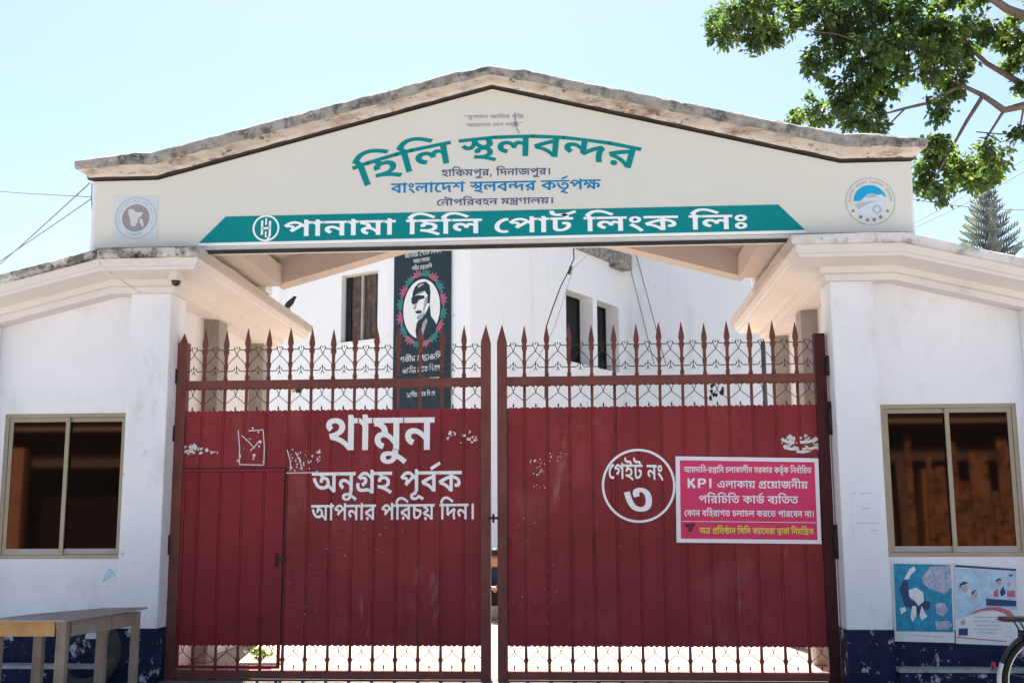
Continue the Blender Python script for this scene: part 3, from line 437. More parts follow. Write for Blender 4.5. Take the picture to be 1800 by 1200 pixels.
M['ground'] = mat('dusty_ground', (.34, .315, .29), .95, .15, .15, .6, [((.19, .165, .14), 1.5, .55, .2, (1, 1, 1)), ((.45, .39, .32), 6, .62, .1, (1, 1, 1))], .01, 20)
M['yard'] = mat('pale_concrete_yard', (.36, .305, .24), .9, .2, .08, .5, [((.30, .255, .20), 1.2, .58, .2, (1, 1, 1))], .003, 20)
M['road'] = mat('worn_asphalt', (.075, .07, .066), .9, .25, .2, 1, [((.18, .15, .12), 1.2, .56, .2, (1, 1, 1))], .006, 40)
M['shopwall'] = mat('shop_ochre_plaster', (.48, .30, .17), .9, .2, .12, 1, [((.28, .16, .09), 1.5, .55, .25, (1, 1, .4))], .004, 15)
M['shopbrick'] = mat('shop_brick_plaster', (.58, .30, .16), .9, .2, .15, 2, [((.55, .40, .28), 3, .56, .15, (1, 1, 1))], .004, 15)
M['shutter'] = mat('rolled_steel_shutter', (.22, .15, .11), .55, .4, .15, 3)
M['awning'] = mat('corrugated_awning', (.30, .22, .17), .6, .4, .2, 3)
M['skin'] = mat('brown_skin', (.32, .16, .10), .55, .35, .08, 12)
M['hair'] = mat('black_hair', (.012, .010, .010), .6, .3, .2, 40)
M['shirt'] = mat('dark_blue_shirt', (.015, .025, .06), .85, .2, .2, 10)
M['trouser'] = mat('charcoal_trousers', (.04, .04, .045), .85, .2, .2, 10)
M['stool'] = mat('worn_plastic_stool', (.30, .28, .26), .5, .4, .1, 10)
M['mural'] = mat('poster_teal', (.035, .27, .42), .6, .15, .3, 18, [((.30, .48, .58), 9, .62, .12, (1, 1, 1)), ((.02, .12, .24), 14, .64, .1, (1, 1, 1))])
M['mural2'] = mat('poster_pale_blue', (.42, .60, .74), .5, .3, .2, 14, [((.70, .72, .78), 8, .54, .12, (1, 1, 1))])
M['murpink'] = mat('poster_faded_pink', (.46, .40, .50), .5, .3, .2, 14, [((.14, .36, .50), 22, .47, .12, (1, 1, 1)), ((.66, .58, .56), 16, .58, .1, (1, 1, 1))])
M['murink'] = mat('poster_dark_blue', (.03, .05, .15), .5, .3, .2, 12, [((.25, .28, .4), 40, .63, .06, (1, 1, 1))])
M['murskin'] = mat('poster_skin_tone', (.50, .38, .34), .5, .3, .2, 40, [((.10, .07, .07), 45, .60, .08, (1, 1, 1))])
M['murred'] = mat('poster_red', (.55, .13, .17), .5, .35, .15, 12)
M['murwhite'] = mat('poster_white', (.74, .75, .76), .5, .3, .08, 30, [((.45, .46, .55), 45, .66, .06, (1, 1, 1))])
M['noticepaper'] = mat('thin_pasted_paper', (.765, .77, .785), .8, .2, .04, 20)

def leafy(m, amount=.45):
    """thin leaves let part of the light through"""
    nt = m.node_tree; b = nt.nodes['Principled BSDF']; o = nt.nodes['Material Output']
    t = nt.nodes.new('ShaderNodeBsdfTranslucent'); x = nt.nodes.new('ShaderNodeMixShader')
    src = b.inputs['Base Color'].links[0].from_socket
    g = nt.nodes.new('ShaderNodeMix'); g.data_type = 'RGBA'; g.blend_type = 'MULTIPLY'; g.inputs['Factor'].default_value = 1
    nt.links.new(src, g.inputs['A']); g.inputs['B'].default_value = (1.7, 1.7, .8, 1)
    nt.links.new(g.outputs['Result'], t.inputs['Color'])
    x.inputs['Fac'].default_value = amount
    nt.links.new(b.outputs['BSDF'], x.inputs[1]); nt.links.new(t.outputs['BSDF'], x.inputs[2])
    nt.links.new(x.outputs['Shader'], o.inputs['Surface'])
M['driveway'] = mat('dusty_grey_driveway', (.17, .15, .135), .95, .15, .2, 3, [((.30, .27, .24), 5, .56, .12, (1, 1, 1)), ((.08, .07, .065), 7, .60, .1, (1, 1, 1))], .008, 30)
M['bannertext'] = mat('banner_pale_text', (.55, .58, .60), .6, .3, .1, 10)
M['innergrey'] = mat('inner_pillar_grey', (.36, .335, .31), .9, .2, .12, 4, [((.24, .22, .2), 5, .55, .2, (1, 1, .5))], .003, 25)  # greyer tone for the inner pillars along the driveway
M['shadedpost'] = mat('shaded_maroon_post', (.060, .013, .014), .6, .2, .25, 6)  # maroon darkened to imitate the shaded gap beside the right pillar
M['shopdark'] = mat('shop_dark_boards', (.03, .024, .02), .8, .2, .3, 3)
M['timber'] = mat('shop_timber_board', (.40, .20, .10), .8, .2, .4, 1.2, [((.09, .045, .025), 2.2, .50, .1, (2, 2, 2.5)), ((.62, .40, .22), 3, .60, .1, (1, 1, 4))])
M['portrait'] = mat('portrait_grey_print', (.30, .34, .38), .6, .3, .2, 9)
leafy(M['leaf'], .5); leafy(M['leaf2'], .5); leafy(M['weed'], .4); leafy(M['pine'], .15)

# ------------------------------------------------------------------ the setting: ground, road, yard
g = MB(); g.add([(-400,-400,-.02),(400,-400,-.02),(400,600,-.02),(-400,600,-.02)], [(0,1,2,3)])
tag(g.build('ground', M['ground']), kind='structure')
g = MB(); g.add([(-60,-21,-.012),(60,-21,-.012),(60,-13,-.012),(-60,-13,-.012)], [(0,1,2,3)])
tag(g.build('road', M['road']), kind='structure')
g = MB(); g.box(-60, 60, -.2+.35, 60, -.3, -.004)
tag(g.build('yard', M['yard']), kind='structure')
g = MB(); g.prism([(-.75,-.012),(.15,-.012),(.15,.0),(-.1,.0)], -3.04, 3.02, 'x')
tag(g.build('driveway', M['driveway']), kind='structure')

def pl(px, py, Y):
    w = at(px, py, Y); return w.x, w.z

def wr(mb, key, plane, Y, xl, xr, tl, tr, bl, br, lift, mi=0, cuts=None):
    """words placed by photo pixels on the wall plane y = Y (plane origin at x = 0, z = 0)"""
    X0 = at(xl, (tl+bl)/2, Y).x; X1 = at(xr, (tr+br)/2, Y).x
    Z = [at(xl, tl, Y).z, at(xr, tr, Y).z, at(xl, bl, Y).z, at(xr, br, Y).z]
    if not cuts:
        write(mb, key, plane, X0, X1, *Z, lift, mi); return
    G = TEXTS[key]
    lo = min(p[0]+x for gi, x, y in G for c in GLYPH[gi] for p in c)
    hi = max(p[0]+x for gi, x, y in G for c in GLYPH[gi] for p in c)
    tmp = MB(); write(tmp, key, plane, X0, X1, *Z, lift, mi)
    # clip away what would bridge the grooves of the sheet metal
    bm = bmesh.new()
    vv = [bm.verts.new(p) for p in tmp.v]
    for q in tmp.f:
        try: bm.faces.new([vv[i] for i in q])
        except ValueError: pass
    for a, b in cuts:
        if b < X0-.1 or a > X1+.1: continue
        for c in (a, b):
            bmesh.ops.bisect_plane(bm, geom=bm.verts[:]+bm.edges[:]+bm.faces[:], plane_co=(c, 0, 0), plane_no=(1, 0, 0), dist=1e-6)
        dead = [q for q in bm.faces if a < q.calc_center_median().x < b]
        bmesh.ops.delete(bm, geom=dead, context='FACES')
    bm.verts.index_update()
    mb.add([v.co[:] for v in bm.verts], [[v.index for v in q.verts] for q in bm.faces], mi); bm.free()

# ------------------------------------------------------------------ guard huts either side of the gate
KX, SL = 3.62, .245                                              # where the roof starts to fall, and its slope
def zdrop(x): return -SL*max(0.0, abs(x)-KX)

PROFILE = [(-.19, 3.545, 0), (0.0, 3.54, 0), (.045, 3.54, 0), (.05, 3.595, 0), (.095, 3.605, 0), (.10, 3.66, 0), (.145, 3.672, 0),
           (.32, 3.70, 0), (.325, 3.725, 0), (.345, 3.735, 0), (.36, 3.80, 0), (.395, 3.808, 1), (.40, 3.885, 1), (.33, 3.905, 1), (.10, 3.93, 1)]

def sweep(mb, stations, profile, s):
    """stations: (x, y, ox, oy, dz); profile: (outward, z, material)"""
    n = len(profile); vs = []
    for x, y, ox, oy, dz in stations:
        for o, z, _ in profile: vs.append((s*(x+ox*o), y+oy*o, z+dz))
    for i in range(len(stations)-1):
        for j in range(n-1):
            mi = profile[j+1][2]
            if mi == 1 and (stations[i][2] < 0 and stations[i+1][2] < 0): mi = 2   # the sheltered return is cleaner
            mb.add([vs[i*n+j], vs[i*n+j+1], vs[(i+1)*n+j+1], vs[(i+1)*n+j]], [(0, 1, 2, 3)], mi)

def rough_line(mb, amount, seed, only=None):
    rnd = random.Random(seed); got = {}
    for i, p in enumerate(mb.v):
        if only is None or only(p):
            k = tuple(round(a, 4) for a in p)
            if k not in got: got[k] = rnd.uniform(-amount, amount)
            mb.v[i] = (p[0], p[1], p[2]+got[k])

def guard_hut(s, label):
    hut = empty('guard_hut', (s*4.6, 1.5, 0)); tag(hut, label, 'guard hut', 'guard huts beside the gate')
    X1 = 6.4
    w = MB()                                                     # walls round the window opening (butted pieces)
    def bx(x0, x1, y0, y1, z0, z1): w.box(min(s*x0, s*x1), max(s*x0, s*x1), y0, y1, z0, z1)
    def front(poly): w.prism([(s*x, z) for x, z in poly], -.1, .1, 'y')
    front([(3.22, 0), (X1, 0), (X1, 1.085), (3.22, 1.085)])
    front([(3.22, 1.085), (3.475, 1.085), (3.475, 2.435), (3.22, 2.435)])
    front([(4.67, 1.085), (X1, 1.085), (X1, 2.435), (4.67, 2.435)])
    front([(3.22, 2.435), (X1, 2.435), (X1, 3.56+zdrop(X1)), (KX, 3.56), (3.22, 3.56)])
    bx(3.22, 3.40, .1, 3.2, 0, 3.56)
    w.prism([(s*3.40, 0), (s*X1, 0), (s*X1, 3.56+zdrop(X1)), (s*KX, 3.56), (s*3.40, 3.56)], 3.0, 3.2, 'y')
    bx(X1-.2, X1, .1, 3.0, 0, 3.56+zdrop(X1))
    w.build('wall', M['wash'], hut)
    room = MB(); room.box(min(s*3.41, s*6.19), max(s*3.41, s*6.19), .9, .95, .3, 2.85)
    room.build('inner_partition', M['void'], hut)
    for (x0, x1, y0, y1) in ((3.05, 3.44, -.25, .16), (3.05, 3.30, 1.15, 1.42), (3.05, 3.30, 2.80, 3.06)):
        p = MB(); p.box(min(s*x0, s*x1), max(s*x0, s*x1), y0, y1, 0, 3.55)
        p.build('pillar', M['pillar' if y0 < 0 else 'innergrey'], hut, bevel=.012)
    p = MB(); p.prism([(s*4.755, 0), (s*5.12, 0), (s*5.12, 3.55+zdrop(5.12)), (s*4.755, 3.55+zdrop(4.755))], -.25, -.102, 'y')
    p.build('pillar', M['pillar'], hut, bevel=.012)
    d = MB()                                                     # navy skirting paint, a skin over wall and pillars
    def db(x0, x1, y0, y1, z1): d.box(min(s*x0, s*x1), max(s*x0, s*x1), y0, y1, .0, z1)
    db(3.046, 3.444, -.254, .164, .475); db(3.444, 4.751, -.104, -.1005, .46); db(4.751, 5.124, -.254, -.2505, .47)
    db(5.124, X1, -.104, -.1005, .46)
    d.build('dado', M['navy'], hut)
    q = MB(); q.box(min(s*3.45, s*4.75), max(s*3.45, s*4.75), -.34, -.105, 0, .125); rough_line(q, .006, 4)
    q.build('plinth', [M['navy']], hut, bevel=.01)
    q = MB(); q.box(min(s*3.45, s*4.75), max(s*3.45, s*4.75), -.343, -.105, .128, .155); rough_line(q, .005, 5)
    q.build('plinth_ledge', M['plinth'], hut)
    c = MB(); m = []
    N = 10
    def st(xa, xb, n, y, oy):
        for i in range(n):
            x = xa+(xb-xa)*i/n; m.append((x, y, 0, oy, zdrop(x)))
    st(X1, KX, N, -.25, -1); st(KX, 3.05, 4, -.25, -1)
    m.append((3.05, -.25, -1, -1, 0))
    for i in range(1, 12): m.append((3.05, -.25+3.45*i/12, -1, 0, 0))
    m.append((3.05, 3.2, -1, 1, 0))
    st2 = [(3.05+(KX-3.05)*i/3, 3.2, 0, 1, 0) for i in range(1, 4)]+[(KX+(X1-KX)*i/8, 3.2, 0, 1, zdrop(KX+(X1-KX)*i/8)) for i in range(1, 9)]
    m += st2
    sweep(c, m, PROFILE, s)
    rough_line(c, .007, 11 if s > 0 else 12, lambda p: p[2] > 3.86+zdrop(p[0]))
    c.build('cornice', [M['cornice'], M['weather' if s < 0 else 'weather_light'], M['soffit']], hut)
    r = MB()
    r.prism([(s*2.95, 3.86), (s*KX, 3.86), (s*X1, 3.86+zdrop(X1)), (s*X1, 3.92+zdrop(X1)), (s*KX, 3.92), (s*2.95, 3.92)], -.35, 3.3, 'y')
    r.build('roof', M['weather'], hut)
    # window: frame, two sliding sashes
    f = MB(); y0, y1 = -.085, -.02
    xa, xb, za, zb = 3.475, 4.67, 1.085, 2.435; t = .035
    def fb(x0, x1, z0, z1, ya=y0, yb=y1): f.box(min(s*x0, s*x1), max(s*x0, s*x1), ya, yb, z0, z1)
    fb(xa, xa+t, za, zb); fb(xb-t, xb, za, zb); fb(xa+t, xb-t, zb-t, zb); fb(xa+t, xb-t, za, za+t)
    win = f.build('window', M['alu'], hut)
    xm = (xa+xb)/2
    for k, (x0, x1, yy) in enumerate(((xa+t+.002, xm+.02, -.05), (xm-.025, xb-t-.002, -.075))):
        f = MB(); b = .038; z0, z1 = za+t+.002, zb-t-.002
        fb(x0, x0+b, z0, z1, yy, yy+.02); fb(x1-b, x1, z0, z1, yy, yy+.02)
        fb(x0+b, x1-b, z1-.04, z1, yy, yy+.02)
        f.build('sash', M['alu'], win)
        f = MB(); fb(x0+b, x1-b, z0, z0+.055, yy, yy+.02); f.build('bottom_rail', M['grey_sill'], win)
        f = MB(); fb(x0+b, x1-b, z0+.055, z1-.04, yy+.008, yy+.012)
        # panes sit a touch out of true, as real ones do
        f.v = [(p[0], p[1]+(.004*(k-.5)*s)*(p[0]*s-xm)+.004*(p[2]-1.7), p[2]) for p in f.v]
        f.build('pane', M['glass'], win)
    return hut

hut_l = guard_hut(-1, 'white guard hut left of the gate, with a dark sliding window above a wooden table')
hut_r = guard_hut(1, 'white guard hut right of the gate, with two posters pasted under its sliding window')

# ------------------------------------------------------------------ gateway over the gate
gw = empty('gateway', (0, .4, 3.9))
tag(gw, 'white concrete gateway arch with a gabled stained cornice, spanning the two guard huts', 'gateway')
w = MB(); w.prism([(-3.79,3.925),(-2.76,3.925),(-2.76,3.905),(2.80,3.905),(2.80,3.925),(3.79,3.925),(3.79,4.61),(3.15,4.61),(0,5.41),(-3.15,4.61),(-3.79,4.61)], -.42, -.24, 'y')
w.build('front_wall', M['wash'], gw)
w = MB(); w.box(-2.76, 2.80, -.455, -.405, 3.874, 3.902); w.build('shadow_strip', M['shadowline'], gw)  # added dark strip imitating the shadow line below the board
AP = [(.0, .0, 1), (.062, .004, 2), (.07, .022, 2), (.085, .055, 1), (.155, .078, 1), (.20, .088, 1), (.222, .105, 0), (.228, .14, 0), (.232, .185, 0), (.19, .215, 0), (.05, .25, 0), (-.2, .255, 0), (-.2, .0, 0)]  # lowest segments coloured dark as the shadow gap and grime under the trim
c = MB(); path = []
zk = 4.60
xs = [-3.79]+[-3.79+.64*i/4 for i in range(1, 4)]+[-3.15+3.15*i/40 for i in range(0, 41)]+[3.15*i/40 for i in range(1, 41)]+[3.15+.64*i/4 for i in range(1, 5)]
for x in xs:
    z = zk+max(0, (3.15-abs(x)))*(5.40-zk)/3.15
    h = .86+.12*min(1, max(0, (abs(x)-1.0)/2.15)) if abs(x) < 3.15 else .98
    if abs(x) > 3.4: h = .98-.30*(abs(x)-3.4)/.4
    path.append((x, z, h*(.86 if abs(x) < .3 else 1)))
n = len(AP); vs = []
for x, z, h in path:
    for o, dz, _ in AP:
        xx = x
        if x <= -3.78: xx = x-.085*min(1, o/.2) if o > 0 else x
        if x >= 3.78: xx = x+.085*min(1, o/.2) if o > 0 else x
        vs.append((xx, -.42-o, z+dz*h))
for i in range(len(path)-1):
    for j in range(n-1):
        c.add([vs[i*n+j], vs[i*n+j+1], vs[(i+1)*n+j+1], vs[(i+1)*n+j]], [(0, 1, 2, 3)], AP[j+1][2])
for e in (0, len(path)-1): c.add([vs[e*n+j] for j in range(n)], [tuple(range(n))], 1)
rough_line(c, .007, 31, lambda p: p[1] < -.59)
rough_line(c, .004, 32, lambda p: p[1] < -.45)
c.build('cornice', [M['moss'], M['archtrim'], M['shadowline']], gw)
SLB = .27
r = MB(); r.prism([(-2.84,4.15),(0,4.15+SLB*2.84),(2.84,4.15),(2.84,4.27),(0,4.27+SLB*2.84),(-2.84,4.27)], -.238, 1.40, 'y'); r.build('roof_slab', M['soffit'], gw)
for s in (-1, 1):
    b = MB(); b.box(min(s*2.46, s*2.79), max(s*2.46, s*2.79), -.232, 1.395, 3.945, 4.149+.02); b.build('side_beam', M['soffit'], gw)
    b = MB(); b.box(min(s*2.64, s*2.84), max(s*2.64, s*2.84), 1.405, 1.66, 3.90, 4.02); b.build('rear_column', M['pillar'], gw)
b = MB(); b.prism([(-2.86,4.022),(-2.60,4.022),(-2.52,3.96),(0,3.96+.28*2.52),(2.52,3.96),(2.60,4.022),(2.86,4.022),(2.86,4.26),(0,4.26+SLB*2.86),(-2.86,4.26)], 1.402, 1.66, 'y')
b.build('rear_beam', M['soffit'], gw)

# ------------------------------------------------------------------ sign board on the gateway
YB = -.452
sb = MB(); sb.prism([(-3.742,3.945),(3.762,3.945),(3.762,4.588),(3.155,4.588),(0,5.388),(-3.155,4.588),(-3.742,4.588)], YB, -.424, 'y')
board = tag(sb.build('sign_board', M['board']), 'cream gabled sign board with green and blue lettering over the gate', 'sign board')
BP = Plane((0, YB, 0), (1, 0, 0), (0, 0, 1))
k_px = at(1000, 240, YB); S_ = 100/abs(at(1000, 240, YB).x-at(900, 240, YB).x)   # pixels per metre on the board
m = MB()
X0, Z0 = pl(905, 237, YB); ZB = pl(905, 275, YB)[1]; kk = 6.1e-4*S_
lean = 2*kk*(Z0-ZB)*1.15
for key, a, b in (('heading_a', 619, 792), ('heading_b', 806, 1128)):
    write(m, key, BP, at(a, 255, YB).x, at(b, 255, YB).x, Z0, Z0, ZB, ZB, .003, arc=(X0, kk, lean))
m.build('heading_lettering', M['teal'], board)
m = MB()
wr(m, 'address', BP, YB, 776, 967, 299, 295.5, 310.5, 307, .003)
wr(m, 'ministry', BP, YB, 768, 972, 351, 347, 362, 357.5, .003)
m.build('address_lettering', M['ink'], board)
m = MB(); wr(m, 'authority', BP, YB, 687, 1056, 323, 315.5, 340, 332.5, .003); m.build('authority_lettering', M['blue'], board)
m = MB()
wr(m, 'quote_a', BP, YB, 816, 921, 203.5, 202, 209, 207.5, .003); wr(m, 'quote_b', BP, YB, 820, 918, 218, 216, 223.5, 221.5, .003)
m.build('motto_lettering', M['faint'], board)
m = MB(); sheet(m, [stroke([pl(905, 198, YB), pl(906, 210, YB), pl(905, 216, YB), pl(908, 226, YB), pl(913, 235, YB)], .008),
                    ellipse(*pl(906.5, 218, YB), .018, .025, 10)], BP, .0045)
m.build('dark_stain', M['emblemink'], board)
m = MB(); m.prism([pl(350, 427.5, YB), pl(1415, 404.5, YB), pl(1368, 360, YB), pl(397, 381, YB)], YB-.006, YB-.0005, 'y')
band = m.build('green_band', M['teal'], board)
m = MB(); m.prism([pl(348, 433, YB), pl(1418, 410, YB), pl(1415, 404.8, YB), pl(350, 427.8, YB)], YB-.008, YB-.0005, 'y')
m.build('white_strip', M['boardwhite'], board)
m = MB(); wr(m, 'company', BP, YB, 499, 1313, 390, 377.5, 416, 402.5, .009); m.build('company_lettering', M['boardwhite'], band)
m = MB(); lx, lz = pl(468, 401.5, YB); pr_ = 24/S_
sheet(m, ring(lx, lz, pr_*.86, pr_), BP, .009)
u = pr_/24
def mono(pts, wd): sheet(m, [stroke([(lx+a*u, lz-b*u) for a, b in pts], wd*u)], BP, .0092)
for pts, wd in (([(-7, -14), (-7, 12)], 4), ([(7, -13), (7, 13), (3, 22)], 4), ([(-7, 1), (7, -1)], 4), ([(0, -18), (0, -6)], 3), ([(0, 6), (0, 17)], 3)):
    mono(pts, wd)
m.build('monogram', M['boardwhite'], band)
# round seal on a pale square, left end of the board
seal = MB(); seal.prism([pl(199, 421, YB), pl(277, 420, YB), pl(278, 344.5, YB), pl(201, 346, YB)], YB-.004, YB-.0005, 'y')
seal = seal.build('state_seal', M['sealwhite'], board)
cx, cz = pl(239, 383.5, YB); q = 1/S_
m = MB(); sheet(m, ring(cx, cz, 36*q, 38*q), BP, .006)
for i in range(34):
    a = radians(-20+220*i/33)
    if i % 5 == 4: continue
    sheet(m, [stroke([(cx+31*q*cos(a-.035), cz+31*q*sin(a-.035)), (cx+31*q*cos(a+.035), cz+31*q*sin(a+.035))], 3.2*q)], BP, .006)
for i in range(12):
    a = radians(250+40*i/11)
    sheet(m, [stroke([(cx+30*q*cos(a-.03), cz+30*q*sin(a-.03)), (cx+30*q*cos(a+.03), cz+30*q*sin(a+.03))], 3.2*q)], BP, .0062)
m.build('seal_ring', M['sealring'], seal)
m = MB(); sheet(m, [ellipse(cx, cz, 25*q)], BP, .006); m.build('seal_disc', M['sealred'], seal)
m = MB()
def sealpx(pts): return [pl(180+a/10.91, 330+b/10.91, YB) for a, b in pts]
sheet(m, [sealpx([(505,430),(560,408),(615,425),(640,472),(785,468),(772,525),(722,572),(688,602),(690,675),(655,690),(640,742),(555,742),(540,680),(538,600),(515,545),(505,500)])], BP, .008)
sheet(m, [sealpx([(715,600),(765,600),(790,650),(800,735),(765,770),(742,700),(715,660)])], BP, .0082)
m.build('seal_map', M['sealmap'], seal)
# round emblem, right end of the board
em = MB(); ex, ez = pl(1530, 354.5, YB)
sheet(em, [ellipse(ex, ez, 41*q)], BP, .003); em = em.build('port_emblem', M['board'], board)
m = MB(); sheet(m, ring(ex, ez, 40*q, 41.6*q), BP, .0045)
for i in range(26):
    a = radians(178-176*i/25)
    if i in (6, 12, 19): continue
    sheet(m, [stroke([(ex+35*q*cos(a-.045), ez+35*q*sin(a-.045)), (ex+35*q*cos(a+.045), ez+35*q*sin(a+.045))], 4*q)], BP, .0046)
m.build('emblem_ring', M['emblemgrey'], em)
m = MB()
def empx(a, b): return pl(1460+a/10.907, 300+b/10.907, YB)
for a, b, r_ in ((430,775,2.6),(1090,775,2.6),(575,890,3.2),(705,945,3.0),(835,940,3.4),(955,893,3.2)): sheet(m, [ellipse(*empx(a, b), r_*q, n=10)], BP, .0047)
m.build('emblem_lettering', M['emblemink'], em)
m = MB(); dx, dz = empx(755, 580); sheet(m, [ellipse(dx, dz, 27.5*q)], BP, .0048); m.build('emblem_disc', M['emblempale'], em)
m = MB(); sheet(m, [[(dx+27.5*q*cos(radians(a)), dz+27.5*q*sin(radians(a))) for a in range(12, 184, 6)]+[empx(*p) for p in ((560,590),(640,520),(700,455),(800,440),(900,470),(980,455),(1020,500))]], BP, .0058)
m.build('emblem_sky', M['emblemblue'], em)
m = MB(); sheet(m, [[empx(*p) for p in ((465,640),(560,610),(700,600),(860,575),(900,590),(720,640),(620,690),(540,750),(490,700))]], BP, .0058)
sheet(m, ring(*empx(885, 745), 4*q, 8*q, 20), BP, .0058)
sheet(m, [[empx(*p) for p in ((660,500),(700,470),(830,450),(890,480),(880,510),(700,530))]], BP, .0066)
m.build('emblem_ship', M['emblemgrey'], em)

# ------------------------------------------------------------------ the gate
PZ0, PZ1 = .312, 2.44                                            # sheet metal from and to
FRONT = -.004
GP = Plane((0, FRONT, 0), (1, 0, 0), (0, 0, 1))
rnd = random.Random(5)

def scraps(mb, box, n, size, seed, lift=.003, plane=None, Y=FRONT):
    """torn remains of pasted paper inside a photo box (x0, y0, x1, y1)"""
    rr = random.Random(seed)
    for i in range(n):
        px, py = rr.uniform(box[0], box[2]), rr.uniform(box[1], box[3])
        x, z = pl(px, py, Y); a0 = rr.uniform(0, 6); L = rr.uniform(.4, 1)*size; pts = []
        st = rr.uniform(.3, 1)
        for j in range(8):
            a = 2*pi*j/8; r_ = L*rr.uniform(.35, 1)
            u, v = r_*cos(a), r_*st*sin(a)
            pts.append((x+u*cos(a0)-v*sin(a0), z+u*sin(a0)+v*cos(a0)))
        sheet(mb, [pts], plane or GP, lift+.0004*(i % 7))

def groove_sheet(mb, x0, x1, z0, z1, yf, yb, grooves, depth=.009):
    a, b = min(x0, x1), max(x0, x1); top = [(a, yf)]
    for g0, g1 in sorted(grooves):
        if g0 <= a+.004 or g1 >= b-.004: continue
        top += [(g0, yf), (g0+.0012, yf+depth), (g1-.0012, yf+depth), (g1, yf)]
    top += [(b, yf), (b, yb), (a, yb)]
    mb.prism(top, z0, z1, 'z')

def spear_bar(x, z0, ztip):
    b = MB(); y = .014
    zs = ztip
    b.lathe([(.0145, .02), (.0145, .15), (.021, .165), (.021, .185), (.015, .2), (.013, .30), (.013, 2.42), (.0145, 2.45), (.0145, 2.74), (.0145, zs-.50), (.021, zs-.485), (.021, zs-.465), (.0145, zs-.45), (.0145, zs-.39), (.021, zs-.37), (.021, zs-.34),
             (.0145, zs-.325), (.017, zs-.245), (.027, zs-.225), (.027, zs-.20), (.018, zs-.19), (.029, zs-.15), (.024, zs-.11), (.011, zs-.045), (.002, zs)], (x, y, 0), 8)
    return b

def cell(mb, xc, w, row):
    y = .012; h = w/2-.014; r_ = .0036
    def t(pts, rr=r_): mb.tube([(xc+a, y, z) for a, z in pts], rr, 4)
    if row == 'upper':
        for z in (3.035, 2.83):
            for s in (-1, 1):
                t([(s*h, z), (s*.035, z), (s*.022, z+.012), (s*.020, z+.03)], .0046)
        for s in (-1, 1):
            t([(s*.03, 3.05), (s*.012, 3.015), (0, 2.982), (-s*.03, 2.955), (-s*h*.75, 2.915), (-s*h, 2.885)])
            t([(s*.016, 2.80), (s*.006, 2.815), (0, 2.835)])
        t([(0, 2.84), (0, 2.865), (0, 2.885)], [.003, .008, .002])
        t([(0, 3.045), (0, 3.07)], [.005, .002])
    else:
        z0, z1 = (2.445, 2.655) if row == 'middle' else (.09, .305)
        for s in (-1, 1):
            t([(s*.02, z1), (s*.008, z1-.03), (0, z1-.06), (-s*.03, z1-.085), (-s*h*.75, z1-.115), (-s*h, z1-.135)])
        t([(0, z0), (0, z0+.025), (0, z0+.05)], [.003, .009, .002])

def scallop(mb, x0, x1, z, hgt, up, y0, y1):
    a, b = min(x0, x1), max(x0, x1); n = max(4, int((b-a)/.012)); pts = []
    for i in range(n+1):
        x = a+(b-a)*i/n; pts.append((x, z+(1 if up else -1)*hgt*abs(sin(pi*x/.052))))
    base = z-.012 if up else z+.012
    mb.prism(pts+[(b, base), (a, base)], y0, y1, 'y')

